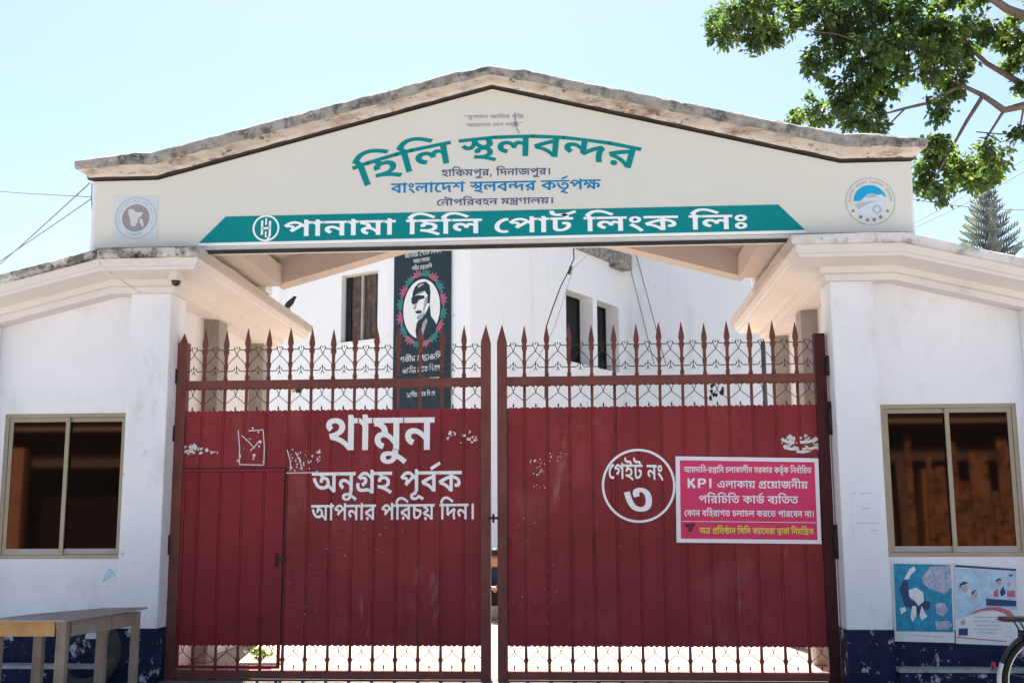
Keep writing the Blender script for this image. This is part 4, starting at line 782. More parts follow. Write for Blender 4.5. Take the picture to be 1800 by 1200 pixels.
def gate_leaf(s, xh, xm, name_label):
    leaf = empty('gate_leaf', (xh, 0, 0)); tag(leaf, name_label, 'gate', 'leaves of the maroon gate')
    hw, mw = .10, .088
    sg = 1 if xm > xh else -1
    p = MB(); p.box(xh-sg*0 if sg > 0 else xh-hw, xh+hw if sg > 0 else xh, -.035, .055, .0, 3.105)
    if s < 0: p.lathe([(.036, 3.105), (.03, 3.13), (.003, 3.20)], (xh+sg*hw/2, .01, 0), 8)
    p.build('hinge_post', M['shadedpost' if s > 0 else 'gatebar'], leaf)
    xa, xb = xm-sg*mw, xm
    x0, x1 = min(xa, xb), max(xa, xb); xc = (x0+x1)/2; p = MB()
    p.box(x0, x1, -.035, .055, .0, 3.07)
    p.add([(x0, -.035, 3.07), (x1, -.035, 3.07), (x1, .055, 3.07), (x0, .055, 3.07), (x0+.012, -.02, 3.12), (x1-.012, -.02, 3.12), (x1-.012, .04, 3.12), (x0+.012, .04, 3.12), (xc, .01, 3.245)],
          [(0,1,5,4),(1,2,6,5),(2,3,7,6),(3,0,4,7),(4,5,8),(5,6,8),(6,7,8),(7,4,8)])
    p.build('meeting_post', M['gatebar'], leaf)
    ia, ib = (xh+sg*hw, xa)
    l, r = min(ia, ib)+.001, max(ia, ib)-.001
    n = 14
    c0, c1 = xh+sg*hw/2, xc
    bx = [c1+(c0-c1)*i/n for i in range(1, n)]
    grooves = []
    for x in bx: grooves += [(x-.0125, x-.0075), (x+.0075, x+.0125)]
    p = MB(); groove_sheet(p, l, r, PZ0, PZ1, FRONT, .016, grooves); p.build('sheet_panel', M['gate'], leaf)
    p = MB(); p.box(l, r, -.03, .05, 2.662, 2.738); scallop(p, l, r, 2.660, .014, False, -.006, .0); p.build('middle_rail', M['gatebar'], leaf)
    p = MB(); p.box(l, r, -.03, .05, .012, .084); p.build('bottom_rail', M['gatebar'], leaf)
    p = MB(); scallop(p, l, r, 2.443, .013, True, -.003, .003); p.build('upper_trim', M['gate'], leaf)
    p = MB(); scallop(p, l, r, .309, .013, False, -.003, .003); p.build('lower_trim', M['gate'], leaf)
    for x in bx:
        spear_bar(x, 0, 3.235+rnd.uniform(-.012, .012)).build('bar', M['gatebar'], leaf)
    edges = [c1]+bx+[c0]
    for row in ('upper', 'middle', 'bottom'):
        p = MB()
        for a, b in zip(edges, edges[1:]):
            cell(p, (a+b)/2, abs(a-b), row)
        p.build('scrollwork', M['scroll'], leaf)
    for z, hz in (((2.78, .07), (2.24, .075), (1.21, .09)) if s < 0 else ((2.80, .09), (2.32, .15), (1.22, .15))):
        p = MB(); xo = xh-sg*.06
        p.box(min(xo, xh), max(xo, xh), -.06, .0, z-hz*.6, z+hz*.6); p.lathe([(.026, z-hz), (.026, z+hz)], (xh-sg*.012, -.055, 0), 8)
        p.obox((xh-sg*.08, -.045, z), (.028, 0, 0), (0, .012, 0), (0, 0, .035))
        p.build('hinge', M['hinge'], leaf)
    return leaf, grooves

left, GL = gate_leaf(-1, -3.055, -.058, 'left maroon steel gate leaf with a small wicket door and white painted request')
right, GR = gate_leaf(1, 3.03, .006, 'right maroon steel gate leaf with a painted white circle and gate number')

# words painted on the left leaf
m = MB()
wr(m, 'stop', GP, FRONT, 573, 764, 735, 733, 791, 790, .0025); m.build('stop_lettering', M['gatewhite'], left)
m = MB()
wr(m, 'please', GP, FRONT, 548, 812, 830, 827, 865, 863, .0025)
wr(m, 'identity', GP, FRONT, 547, 833, 887, 884.5, 914, 912, .0025); m.build('request_lettering', M['gatewhite'], left)
# number on the right leaf
m = MB(); cxn, czn = pl(1122.5, 853, FRONT); SG = 100/abs(pl(1100, 850, FRONT)[0]-pl(1000, 850, FRONT)[0])
wr(m, 'gate_no', GP, FRONT, 1070, 1166, 815, 817, 841, 843, .0025)
wr(m, 'three', GP, FRONT, 1097, 1146, 854, 854, 901, 901, .0025)
m.build('number_lettering', M['gatewhite'], right)
m = MB(); sheet(m, ring(cxn, czn, 60.3/SG, 64.5/SG, 64), GP, .0030); m.build('number_circle', M['gatewhite'], right)

# remains of pasted paper
for leaf, lst in ((left, [((322,784,384,796),22,.035,1),((320,788,340,794),8,.03,2),((505,788,566,828),34,.02,3),((785,758,846,778),16,.028,4),((418,752,464,818),10,.028,5)]),
                  (right, [((1374,768,1400,790),14,.042,7),((1405,766,1440,795),16,.035,8),((932,806,968,842),16,.026,9),((965,795,1000,812),10,.02,10),((938,850,962,860),7,.016,11)])):
    for box, n, sz, sd in lst:
        m = MB(); scraps(m, box, int(n*1.2), sz*(.66 if sd > 8 else .95), sd)
        m.build('paper_specks', M['paper'], leaf)
    if leaf is left:
        m = MB()
        for a, b in (((419,756),(421,816)),((421,816),(463,817)),((463,756),(464,817)),((437,757),(463,755)),((503,831),(560,830)),((505,790),(512,826)),((425,765),(448,788)),((455,775),(440,792)),((520,795),(532,826))):
            sheet(m, [stroke([pl(*a, FRONT), pl((a[0]+b[0])/2+1.5, (a[1]+b[1])/2, FRONT), pl(*b, FRONT)], .009)], GP, .006)
        m.build('paper_edges', M['paper'], leaf)
    else:
        m = MB()
        for a, b in (((1374,772),(1396,778)),((1378,786),(1404,788)),((1406,777),(1438,771)),((1410,789),(1440,784)),((1400,793),(1424,791))):
            sheet(m, [stroke([pl(*a, FRONT), pl((a[0]+b[0])/2, (a[1]+b[1])/2+2, FRONT), pl(*b, FRONT)], .026)], GP, .006)
        m.build('paper_strips', M['paper'], leaf)
    for box, n, sz, sd in ([((572,925,715,990),40,.02,21),((498,990,560,1110),26,.02,22),((330,760,480,790),12,.015,23)] if leaf is left else [((900,900,980,1060),26,.022,24),((1050,940,1160,960),8,.02,25),((960,1060,1010,1120),8,.02,26)]):
        m = MB(); scraps(m, box, n, sz*.6, sd)
        m.build('paper_stain', M['scuff'], leaf)

# wicket door in the left leaf
wx0, wx1, wz0, wz1 = -2.952, -1.985, .10, 1.905
m = MB(); groove_sheet(m, wx0+.03, wx1-.03, PZ0, wz1-.03, -.024, -.008, GL, .011)
wk = m.build('wicket_door', M['wicket'], left)
m = MB()
m.box(wx0, wx0+.028, -.03, -.006, wz0, wz1); m.box(wx1-.028, wx1, -.03, -.006, wz0, wz1); m.box(wx0+.028, wx1-.028, -.03, -.006, wz1-.026, wz1); m.box(wx0+.028, wx1-.028, -.03, -.006, wz0, wz0+.026)
m.build('wicket_frame', M['wicket'], wk)
m = MB(); m.box(wx0-.006, wx1+.014, -.010, -.0055, wz1+.0005, wz1+.014); m.box(wx1+.0005, wx1+.014, -.010, -.0055, PZ0, wz1+.0002); m.build('door_seam', M['hinge'], left)  # black strips stand in for the shadowed gap round the wicket
m = MB(); m.tube([(wx1-.05, -.026, 1.12), (wx1-.05, -.05, 1.11), (wx1-.05, -.05, 1.02), (wx1-.05, -.026, 1.01)], .008, 6); m.box(wx1-.03, wx1+.03, -.042, -.03, 1.05, 1.085)
m.build('latch', M['hinge'], wk)
m = MB(); m.obox((-.03, -.045, 1.44), (.05, 0, 0), (0, .008, 0), (0, 0, .012)); m.lathe([(.012, 1.40), (.012, 1.48)], (-.03, -.045, 0), 8)
m.build('gate_latch', M['hinge'], left)

# ------------------------------------------------------------------ pink notice board screwed to the right leaf
YN = -.03
NP = Plane((0, YN, 0), (1, 0, 0), (0, 0, 1))
m = MB(); m.prism([pl(1189.5, 953, YN), pl(1444, 955.5, YN), pl(1438.5, 805, YN), pl(1187.5, 801.5, YN)], YN, -.006, 'y')
nb = tag(m.build('notice_board', M['notice']), 'white edged pink notice board with white lettering, fixed beside the gate number', 'notice board')
m = MB(); m.prism([pl(1197, 946, YN), pl(1437, 948.5, YN), pl(1431.5, 812, YN), pl(1195, 808.5, YN)], YN-.003, YN-.0003, 'y'); m.build('pink_panel', M['pink'], nb)
m = MB()
wr(m, 'sign_a', NP, YN, 1202, 1426, 820, 821.5, 830, 831.5, .006)
wr(m, 'sign_b', NP, YN, 1261, 1420, 844.5, 846, 857, 858.5, .006)
wr(m, 'sign_c', NP, YN, 1228, 1403, 870.5, 872, 883.5, 885, .006)
wr(m, 'sign_d', NP, YN, 1203, 1430, 896, 898, 906.5, 908.5, .006)
def let(pts, a=1208.5, b=840.5): return [pl(a+x, b+y, YN) for x, y in pts]
sheet(m, [let(stroke([(2, 0), (2, 16.5)], 4))], NP, .006); sheet(m, [let(stroke([(3.5, 9), (12, 0)], 4))], NP, .0062); sheet(m, [let(stroke([(4.5, 6.5), (13, 16.5)], 4.4))], NP, .0064)
sheet(m, [let(stroke([(20, 0), (20, 16.5)], 4))], NP, .006); sheet(m, [let([(21, 0), (28, 0), (31.5, 1.6), (32.8, 5), (31.5, 8.6), (28, 10.4), (21, 10.4), (21, 7.3), (27, 7.3), (29, 5.2), (27, 3.2), (21, 3.2)])], NP, .0062)
sheet(m, [let(stroke([(40, 0.3), (40, 16.8)], 4))], NP, .006)
m.build('notice_lettering', M['notice'], nb)
m = MB(); sheet(m, [stroke([pl(1198, 915.5, YN), pl(1434, 918, YN)], .0045)], NP, .006); m.build('dividing_line', M['notice'], nb)
m = MB(); wr(m, 'sign_e', NP, YN, 1229, 1430, 927, 928.5, 937, 938.5, .006); m.build('yellow_lettering', M['yellow'], nb)
m = MB(); sheet(m, [[pl(*p, YN) for p in ((1203,920),(1222,919.5),(1222,924),(1218,927),(1216,934),(1208,934),(1211,928),(1204,925))]], NP, .006); m.build('camera_icon', M['pinkdark'], nb)

# ------------------------------------------------------------------ white building behind the gate (its own axes)
BA = radians(-28.6)
bld = empty('office_building', (-1.447, 11.5, 0), BA)
tag(bld, 'white two storey building standing corner-on behind the gate, with a tall dark banner', 'building')
BM = Matrix.Translation((-1.447, 11.5, 0)) @ Matrix.Rotation(BA, 4, 'Z')

def lbuild(mb, name, mats, parent, **k):
    """link a mesh whose shapes are given in the building's own axes"""
    mb.v = [tuple(BM @ Vector(p)) for p in mb.v]
    return mb.build(name, mats, parent, **k)

def holed(mb, d0, d1, z0, z1, holes, put):
    """wall strip d0..d1 with window holes (a, b, za, zb), as butted pieces"""
    cuts = sorted({d0, d1, *[h[0] for h in holes], *[h[1] for h in holes]})
    for a, b in zip(cuts, cuts[1:]):
        hs = sorted((h[2], h[3]) for h in holes if h[0] <= a and h[1] >= b); z = z0
        for lo, hi in hs:
            if lo > z: put(a, b, z, lo)
            z = hi
        if z < z1: put(a, b, z, z1)

TOPZ = 7.72
lw = [(-3.38, -2.37, 5.19, 6.67)]; rw = [(3.90, 5.21, 5.0, 6.67), (5.42, 6.57, 5.0, 6.66)]
w = MB()
holed(w, -8.0, 0, 0, TOPZ, lw+[(-3.38, -2.37, 1.1, 2.6), (-6.8, -5.6, 5.19, 6.67)], lambda a, b, lo, hi: w.box(a, b, 0, .3, lo, hi))
holed(w, .3, 6.76, 0, TOPZ, rw+[(3.9, 5.2, 1.1, 2.6)], lambda a, b, lo, hi: w.box(-.42, 0, a, b, lo, hi))
w.box(0, 5.0, 6.76, 7.1, 0, 8.8); w.box(-8.0, -7.7, .3, 6.7, 0, TOPZ); w.box(-8, -.42, 6.7, 6.76, 0, TOPZ)
lbuild(w, 'wall', M['rear_white'], bld)
w = MB(); w.box(-8.1, .12, -.12, .3, TOPZ, TOPZ+.20); w.box(-.42, .12, .3, 6.1, TOPZ, TOPZ+.20); rough_line(w, .02, 3)
lbuild(w, 'coping', M['moss'], bld)
w = MB(); w.box(-.42, .30, 6.1, 6.755, TOPZ-.12, 8.75); lbuild(w, 'stair_block', M['moss'], bld)
w = MB(); w.box(-7.7, -.42, .3, 6.7, TOPZ-.15, TOPZ-.02); lbuild(w, 'roof', M['rear_white'], bld)
for a, b, lo, hi in ((-3.38, -2.37, 5.19, 6.67), (-3.38, -2.37, 1.1, 2.6), (-6.8, -5.6, 5.19, 6.67)):
    f = MB(); t = .035
    f.box(a, a+t, .10, .15, lo, hi); f.box(b-t, b, .10, .15, lo, hi); f.box(a+t, b-t, .10, .15, lo, lo+t); f.box(a+t, b-t, .10, .15, hi-t, hi)
    xm = (a+b)/2+.0; f.box(xm-.022, xm+.022, .09, .15, lo+t, hi-t)
    f.box(a+t, a+t+.14, .12, .15, lo+t, hi-t, 1); f = lbuild(f, 'window', [M['grey_sill'], M['void']], bld)
    g = MB(); g.box(a+t, b-t, .152, .16, lo+t, hi-t); lbuild(g, 'pane', M['rearglass'], f)
    g = MB(); g.box(a-.05, b+.05, -.05, -.002, lo-.06, lo-.002); lbuild(g, 'sill', M['rear_white'], f)
for a, b, lo, hi in rw+[(3.9, 5.2, 1.1, 2.6)]:
    f = MB(); t = .04
    f.box(-.40, -.36, a, a+t, lo, hi); f.box(-.40, -.36, b-t, b, lo, hi); f.box(-.40, -.36, a+t, b-t, lo, lo+t); f.box(-.40, -.36, a+t, b-t, hi-t, hi)
    f = lbuild(f, 'window', M['void'], bld)
    g = MB(); g.box(-.41, -.402, a+t, b-t, lo+t, hi-t); lbuild(g, 'pane', M['void'], f)

# tall dark banner on the building
bn = MB(); bn.box(-1.90, -.44, -.05, -.03, 3.2, 7.07)
banner = tag(lbuild(bn, 'banner', M['bannerdark'], bld), 'tall dark mourning banner with a wreathed oval portrait, hung on the white rear building', 'banner')
bm_w = banner.matrix_parent_inverse.copy(); banner.parent = None; banner.matrix_parent_inverse = Matrix.Identity(4)
UX = (BM.to_3x3() @ Vector((1, 0, 0)))
BNP = Plane(BM @ Vector((-1.17, -.05, 0)), UX, (0, 0, 1))
m = MB()
for key, x0, x1, z, h in (('ban_a', -.45, .50, 6.93, .11), ('ban_b', -.22, .20, 6.76, .075), ('ban_c', -.26, .26, 6.61, .075)):
    write(m, key, BNP, x0, x1, z, z, z-h, z-h, .004)
for key, x0, x1, z, h in (('ban_c', -.54, .54, 4.74, .11), ('ban_a', -.48, .48, 4.50, .11), ('ban_b', -.46, .46, 4.26, .11), ('ban_a', -.36, .36, 3.98, .09)):
    write(m, key, BNP, x0, x1, z, z, z-h, z-h, .004)
m.build('banner_lettering', M['bannertext'], banner)
oc = (0.0, 5.70)
m = MB(); sheet(m, [ellipse(oc[0], oc[1], .47, .62)], BNP, .004); oval = m.build('portrait_oval', M['murwhite'], banner)
m = MB()                                                         # a plain man in profile, dark on white
def po(pts): return [(oc[0]+a, oc[1]+b) for a, b in pts]
def pf(*pts): return po([((x-1030)/120*.47, -(y-450)/150*.62) for x, y in pts])
sheet(m, [pf((985,335),(1010,318),(1055,314),(1082,335),(1088,375),(1084,430),(1066,425),(1070,385),(1050,362),(1000,372),(968,392),(972,360))], BNP, .006)
sheet(m, [pf((962,388),(1000,378),(1045,384),(1052,398),(1012,404),(1000,420),(975,424),(964,412))], BNP, .0063)
sheet(m, [pf((985,462),(1010,455),(1035,462),(1030,472),(1000,472))], BNP, .0063)
sheet(m, [pf((1030,500),(1062,470),(1084,432),(1092,492),(1120,525),(1128,540),(1100,580),(1060,598),(1000,596),(992,560),(1000,520),(1012,506))], BNP, .0066)
m.build('portrait_figure', M['bannerdark'], oval)
m = MB()
for pts in (((1052,400),(1070,388),(1068,425),(1052,455),(1040,468),(1046,430)), ((985,424),(1000,424),(994,446),(980,450),(976,444)), ((1010,478),(1040,474),(1058,462),(1034,500),(1010,505),(998,492)), ((1004,330),(1030,322),(1050,326),(1030,334),(1008,342)), ((1040,520),(1062,500),(1070,515),(1050,560),(1040,590),(1030,560)), ((1000,368),(1040,362),(1046,370),(1004,376))):
    sheet(m, [pf(*pts)], BNP, .0072)
m.build('portrait_shading', M['portrait'], oval)
for i in range(16):
    a = 2*pi*i/16+.2; c0 = (oc[0]+.50*cos(a), oc[1]+.68*sin(a)); m = MB()
    for k in range(5):
        b = a+(k-2)*.6; L = .185
        q0 = c0; q1 = (c0[0]+L*cos(b), c0[1]+L*sin(b)); nx, ny = -sin(b)*.03, cos(b)*.03
        md = (q0[0]*.45+q1[0]*.55, q0[1]*.45+q1[1]*.55)
        sheet(m, [[q0, (md[0]-nx, md[1]-ny), q1, (md[0]+nx, md[1]+ny)]], BNP, .004+.0003*k)
    m.build('wreath_leaf' if i % 2 else 'wreath_flower', M['leafteal' if i % 2 else 'leafpink'], banner)

# torn posters on the rear walls
def torn(name, x0, x1, z0, z1, y, label, seed):
    P = Plane(BM @ Vector(((x0+x1)/2, y, (z0+z1)/2)), UX, (0, 0, 1)); m = MB(); rr = random.Random(seed)
    pts = [((x1-x0)/2*cx_*rr.uniform(.8, 1), (z1-z0)/2*cz_*rr.uniform(.8, 1)) for cx_, cz_ in ((-1,-1),(0,-1),(1,-1),(1,0),(1,1),(0,1),(-1,1),(-1,0))]
    sheet(m, [pts], P, .003); o = tag(m.build(name, M['woodtop'] if seed == 2 else M['noticepaper']), label, 'poster')
    m = MB()
    for i in range(9):
        cx_, cz_ = rr.uniform(-.4, .4)*(x1-x0), rr.uniform(-.4, .4)*(z1-z0)
        sheet(m, [[(cx_+rr.uniform(.3, 1)*.07*cos(a), cz_+rr.uniform(.3, 1)*.09*sin(a)) for a in [2*pi*k/7 for k in range(7)]]], P, .005+.0004*i)
    m.build('dark_blotch', M['void'], o)
torn('torn_poster', 2.25, 2.72, 4.05, 4.65, 6.755, 'torn cream poster with black blotches on the far white wall beyond the gate', 1)
torn('torn_poster', -4.75, -4.5, 4.2, 4.42, -.005, 'small dark torn poster on the white rear wall, seen through the left gate leaf', 2)

# ------------------------------------------------------------------ posters and papers pasted on the right hut
YP = -.110
PP = Plane((0, YP, 0), (1, 0, 0), (0, 0, 1))
def px(*p): return [pl(a, b, YP) for a, b in p]
def ppx(*p): return [pl(1540+a/5, 960+b/5, YP) for a, b in p]     # from a five-fold enlargement
m = MB(); m.prism(ppx((140,138),(668,150),(692,846),(164,832)), YP, -.1055, 'y')
p1 = tag(m.build('poster', M['murwhite']), 'teal poster of a man with one raised arm, pasted below the right hut window', 'poster', 'posters under the right window')
m = MB(); sheet(m, [ppx((152,150),(655,160),(678,752),(178,742))], PP, .003); m.build('teal_print', M['mural'], p1)
m = MB()
sheet(m, [ppx((480,175),(655,165),(665,360),(600,420),(560,400),(470,370),(420,330),(400,270))], PP, .004)
sheet(m, [ppx((520,500),(600,490),(635,560),(590,610),(530,590))], PP, .0042); sheet(m, [ppx((515,660),(640,650),(670,690),(620,735),(530,725))], PP, .0042)
m.build('pink_map', M['murpink'], p1)
m = MB()
sheet(m, [ppx((235,300),(275,290),(285,400),(300,470),(360,480),(400,460),(475,490),(470,540),(425,560),(410,600),(340,605),(300,540),(250,520),(205,380))], PP, .005)
m.build('dark_coat', M['murink'], p1)
m = MB()
for q_ in (ppx((290,200),(330,170),(350,205),(310,240),(280,290),(245,285)), ppx((285,380),(350,360),(410,400),(420,480),(370,520),(340,480),(290,440)), ppx((315,520),(350,520),(355,600),(320,660),(300,620)), ppx((400,520),(425,580),(450,610),(400,650),(380,600)), ppx((205,540),(250,530),(265,560),(220,595))):
    sheet(m, [q_], PP, .006)
for (a, b, c, d) in ((345,410,360,440),(370,430,395,450),(355,460,375,475)): sheet(m, [ppx((a,b),(c,b),(c,d),(a,d))], PP, .0055)
m.build('white_shirt_and_hands', M['murwhite'], p1)
m = MB()
for i in range(9): sheet(m, [ppx((310+i*32,772+i*2),(332+i*32,773+i*2),(332+i*32,782+i*2),(310+i*32,781+i*2))], PP, .003)
m.build('caption', M['emblemgrey'], p1)
m = MB(); m.prism(ppx((690,150),(1236,186),(1246,872),(702,852)), YP, -.1055, 'y')
p2 = tag(m.build('poster', M['murwhite']), 'pale blue poster with small portraits and a red arc, pasted beside the teal poster', 'poster', 'posters under the right window')
m = MB(); sheet(m, [ppx((702,190),(1226,215),(1236,560),(1100,545),(980,560),(850,600),(708,640))], PP, .003); m.build('blue_print', M['mural2'], p2)
m = MB(); sheet(m, [ppx((696,160),(1230,196),(1230,214),(696,180))], PP, .003)
for q_ in (ppx((730,330),(770,305),(815,320),(745,340),(735,380)), ppx((835,400),(865,380),(900,400),(870,392),(840,430)), ppx((965,455),(1230,475),(1228,525),(965,520)), ppx((1050,290),(1085,275),(1110,300),(1080,292),(1055,315)), ppx((1085,400),(1115,345),(1140,410),(1100,440)), ppx((725,720),(805,716),(805,780),(725,780)), ppx((1170,245),(1195,240),(1190,262),(1172,262))):
    sheet(m, [q_], PP, .0045)
m.build('dark_print', M['murink'], p2)
m = MB()
for (a, b, r_) in ((778,365,34),(868,430,30),(1080,315,26),(765,665,26),(1165,330,22)): sheet(m, [[pl(1540+(a+r_*.8*cos(t))/5, 960+(b+r_*sin(t))/5, YP) for t in [2*pi*k/16 for k in range(16)]]], PP, .0042)
m.build('portrait_heads', M['murskin'], p2)
m = MB()
sheet(m, [ppx((790,600),(880,560),(980,530),(1080,530),(1180,565),(1238,640),(1190,640),(1120,580),(1030,560),(930,565))], PP, .005)
sheet(m, [ppx((1032,395),(1070,370),(1075,440),(1035,440))], PP, .0042); sheet(m, [ppx((1150,390),(1215,385),(1220,440),(1150,440))], PP, .0042)
sheet(m, [ppx((702,790),(1150,830),(1150,838),(702,800))], PP, .0042)
m.build('red_arc', M['murred'], p2)
m = MB()
for j, (a, b, z) in enumerate(((860,1090,612),(850,1110,650),(880,1080,685),(860,1100,718),(900,1060,750))):
    x = a; rr = random.Random(j)
    while x < b:
        w_ = rr.uniform(15, 50); sheet(m, [ppx((x,z+(x-a)*.03),(min(b, x+w_),z+(x-a)*.03),(min(b, x+w_),z+9+(x-a)*.03),(x,z+9+(x-a)*.03))], PP, .004); x += w_+9
m.build('small_print', M['emblemgrey'], p2)

def notice(corners, label, lines, Y):
    P = Plane((0, Y, 0), (1, 0, 0), (0, 0, 1)); m = MB()
    m.prism([pl(*c, Y) for c in corners], Y, Y+.003, 'y')
    o = tag(m.build('paper_notice', M['noticepaper']), label, 'notice')
    m = MB(); (xa, ya), (xb, yb) = corners[0], corners[2]
    for (fa, fb, fy) in lines: sheet(m, [stroke([pl(xa+(xb-xa)*fa, ya+(yb-ya)*fy, Y), pl(xa+(xb-xa)*fb, ya+(yb-ya)*fy+.3, Y)], .006)], P, .002)
    m.build('printed_line', M['emblemgrey'], o)
notice([(1497,864),(1544,864),(1547,912),(1499,912)], 'small thin paper notice on the right pillar, the upper of two', [(.05,.15,.06),(.3,.7,.05),(.35,.65,.6)], -.2535)
notice([(1500,917),(1546,917),(1549,958),(1502,958)], 'small thin paper notice on the right pillar, the lower of two', [(.1,.9,.05),(.6,.85,.35)], -.2535)
for (pts, Y, mt_, lab) in (([(149,1122),(152,1110),(158,1107),(162,1110),(168,1108),(173,1112),(172,1122)], -.262 if False else -.109, 'murwhite', 'torn white paper on the navy skirting behind the wooden table'),
                           ([(180,1023),(184,1008),(192,999),(200,1004),(203,1012),(196,1010),(190,1016)], -.105, 'mural2', 'torn pale blue paper on the wall below the left hut window')):
    m = MB(); m.prism([pl(*c, Y) for c in pts], Y, Y+.003, 'y'); tag(m.build('torn_paper', M[mt_]), lab, 'paper')

# ------------------------------------------------------------------ camera dome and bird on the left cornice
dome = empty('dome_camera', (-2.93, -.44, 3.68)); tag(dome, 'cream dome security camera under the corner of the left cornice', 'security camera')
m = MB(); m.lathe([(.062, 3.72), (.066, 3.70), (.068, 3.635), (.062, 3.615), (.045, 3.612)], (-2.93, -.47, 0), 20); m.build('housing', M['domewhite'], dome)
m = MB(); m.lathe([(.044, 3.614), (.041, 3.592), (.032, 3.575), (.018, 3.566), (.003, 3.563)], (-2.93, -.47, 0), 20); m.build('lens_dome', M['domeglass'], dome)

bp = Vector((-2.70, 2.62, 3.905))
brd = MB()
path = [(-.105,-.02),(-.06,.0),(-.03,.03),(.0,.06),(.03,.095),(.048,.12),(.062,.137),(.073,.146)]
brd.tube([bp+Vector((a, .0, b+.03)) for a, b in path], [.006, .018, .034, .040, .032, .021, .023, .010], 10)
bird = brd.build('bird', M['bird']); tag(bird, 'small black bird perched on the edge of the left cornice', 'bird')
m = MB(); m.tube([bp+Vector((.070, 0, .172)), bp+Vector((.088, 0, .176)), bp+Vector((.100, 0, .173))], [.007, .004, .001], 6); m.build('beak', M['beak'], bird)
for dy in (-.014, .014):
    m = MB(); m.tube([bp+Vector((-.005, dy, .055)), bp+Vector((.002, dy, .02)), bp+Vector((.006, dy, .0)), bp+Vector((.022, dy, -.003))], .003, 5); m.build('leg', M['beak'], bird)

# ------------------------------------------------------------------ wooden table in front of the left hut
tb = empty('table', (-3.4, -1.5, 0)); tag(tb, 'weathered wooden table standing in front of the left hut', 'table')
m = MB()
m.prism([(-3.70, -2.06), (-3.06, -2.05), (-2.86, -.97), (-3.25, -.96), (-3.56, -1.5)], .690, .705, 'z'); m.v = [(p[0], p[1], p[2]+.012*(p[1]+2.0)*(1 if p[0] > -3.1 else .3)) for p in m.v]
m.build('table_top', M['woodtop'], tb)
m = MB(); m.box(-3.66, -3.16, -2.0, -1.97, .582, .688); m.build('front_apron', M['woodorange'], tb)
m = MB(); m.prism([(-3.09, -1.91), (-3.065, -1.915), (-2.925, -1.08), (-2.95, -1.08)], .575, .686, 'z'); m.build('side_apron', M['wood'], tb)
m = MB(); m.box(-3.16, -2.98, -1.06, -1.035, .60, .688); m.build('rear_apron', M['wood'], tb)
for x, y, t in ((-3.115, -1.96, .040), (-2.93, -1.045, .032), (-3.205, -1.055, .040), (-3.615, -1.96, .034), (-3.52, -1.50, .038)):
    m = MB(); k = .006
    m.add([(x-t, y-t*.8, 0), (x+t, y-t*.8, 0), (x+t, y+t*.8, 0), (x-t, y+t*.8, 0), (x-t+k, y-t*.8, .686), (x+t+k*.4, y-t*.8, .686), (x+t+k*.4, y+t*.8, .686), (x-t+k, y+t*.8, .686)],
          [(0,3,2,1),(4,5,6,7),(0,1,5,4),(1,2,6,5),(2,3,7,6),(3,0,4,7)])
    m.build('leg', M['wood'], tb, bevel=.004)
m = MB(); m.tube([(-3.17, -1.09, .66), (-3.15, -1.08, .57), (-3.155, -1.09, .48)], [.02, .026, .016], 6); m.build('brace', M['wood'], tb)

tc = at(140, 1222, -.62)
m = MB(); m.torus((tc.x, -.50, .25), .24, .052, 'y', 40, 10); m.v = [(p[0], p[1]+(p[2]-.25)*.35, p[2]+.02) for p in m.v]
ty = m.build('tyre', M['dusty_rubber']); tag(ty, 'old black tyre leaning on the wall behind the wooden table', 'tyre')

# ------------------------------------------------------------------ bicycle at the right edge
bk = empty('bicycle', (4.4, -2.5, 0)); tag(bk, 'black bicycle with a white tipped rear mudguard, parked at the right hut', 'bicycle')
BY = -2.5; RW, FW_, WR = (3.875, .345), (4.95, .345), .318
for name, (wx, wz) in (('rear_wheel', RW), ('front_wheel', FW_)):
    m = MB(); m.torus((wx, BY, wz), WR-.022, .009, 'y', 48, 6); m.lathe([(.02, -.045), (.02, .045)], (wx, BY, wz), 10, 0, 'y')
    for i in range(28):
        a = 2*pi*i/28; b = a+(.5 if i % 2 else -.5)
        m.tube([(wx+.018*cos(b), BY+(.03 if i % 2 else -.03), wz+.018*sin(b)), (wx+(WR-.025)*cos(a), BY, wz+(WR-.025)*sin(a))], .0014, 4, 0, False)
    wh = m.build('wheel', M['steel'], bk)
    m = MB(); m.torus((wx, BY, wz), WR, .021, 'y', 48, 8); m.build('tyre', M['rubber'], wh)
def guard(mb, c, R, a0, a1, n, wd=.034):
    vs = []
    for i in range(n+1):
        a = a0+(a1-a0)*i/n
        for j in range(5):
            t = (j-2)/2; r_ = R-.010*t*t
            vs.append((c[0]+r_*cos(a), BY+wd*t, c[1]+r_*sin(a)))
    for i in range(n+1):
        a = a0+(a1-a0)*i/n
        for j in range(5):
            t = (j-2)/2; r_ = R-.010*t*t-.003
            vs.append((c[0]+r_*cos(a), BY+wd*t, c[1]+r_*sin(a)))
    o = (n+1)*5; fs = []
    for i in range(n):
        for j in range(4):
            fs += [(i*5+j, i*5+j+1, i*5+j+6, i*5+j+5), (o+i*5+j, o+i*5+j+5, o+i*5+j+6, o+i*5+j+1)]
        fs += [(i*5, i*5+5, o+i*5+5, o+i*5), (i*5+4, o+i*5+4, o+i*5+9, i*5+9)]
    fs += [(0, o, o+1, o+2, o+3, o+4, 4, 3, 2, 1), tuple(n*5+j for j in range(5))+tuple(o+n*5+j for j in range(4, -1, -1))]
    mb.add(vs, fs, 0, True)
m = MB(); guard(m, RW, .363, radians(40), radians(158), 26); mg = m.build('mudguard', M['blackpaint'], bk)
m = MB(); guard(m, RW, .364, radians(158.2), radians(212), 12, .036); m.build('white_tip', M['mudwhite'], mg)
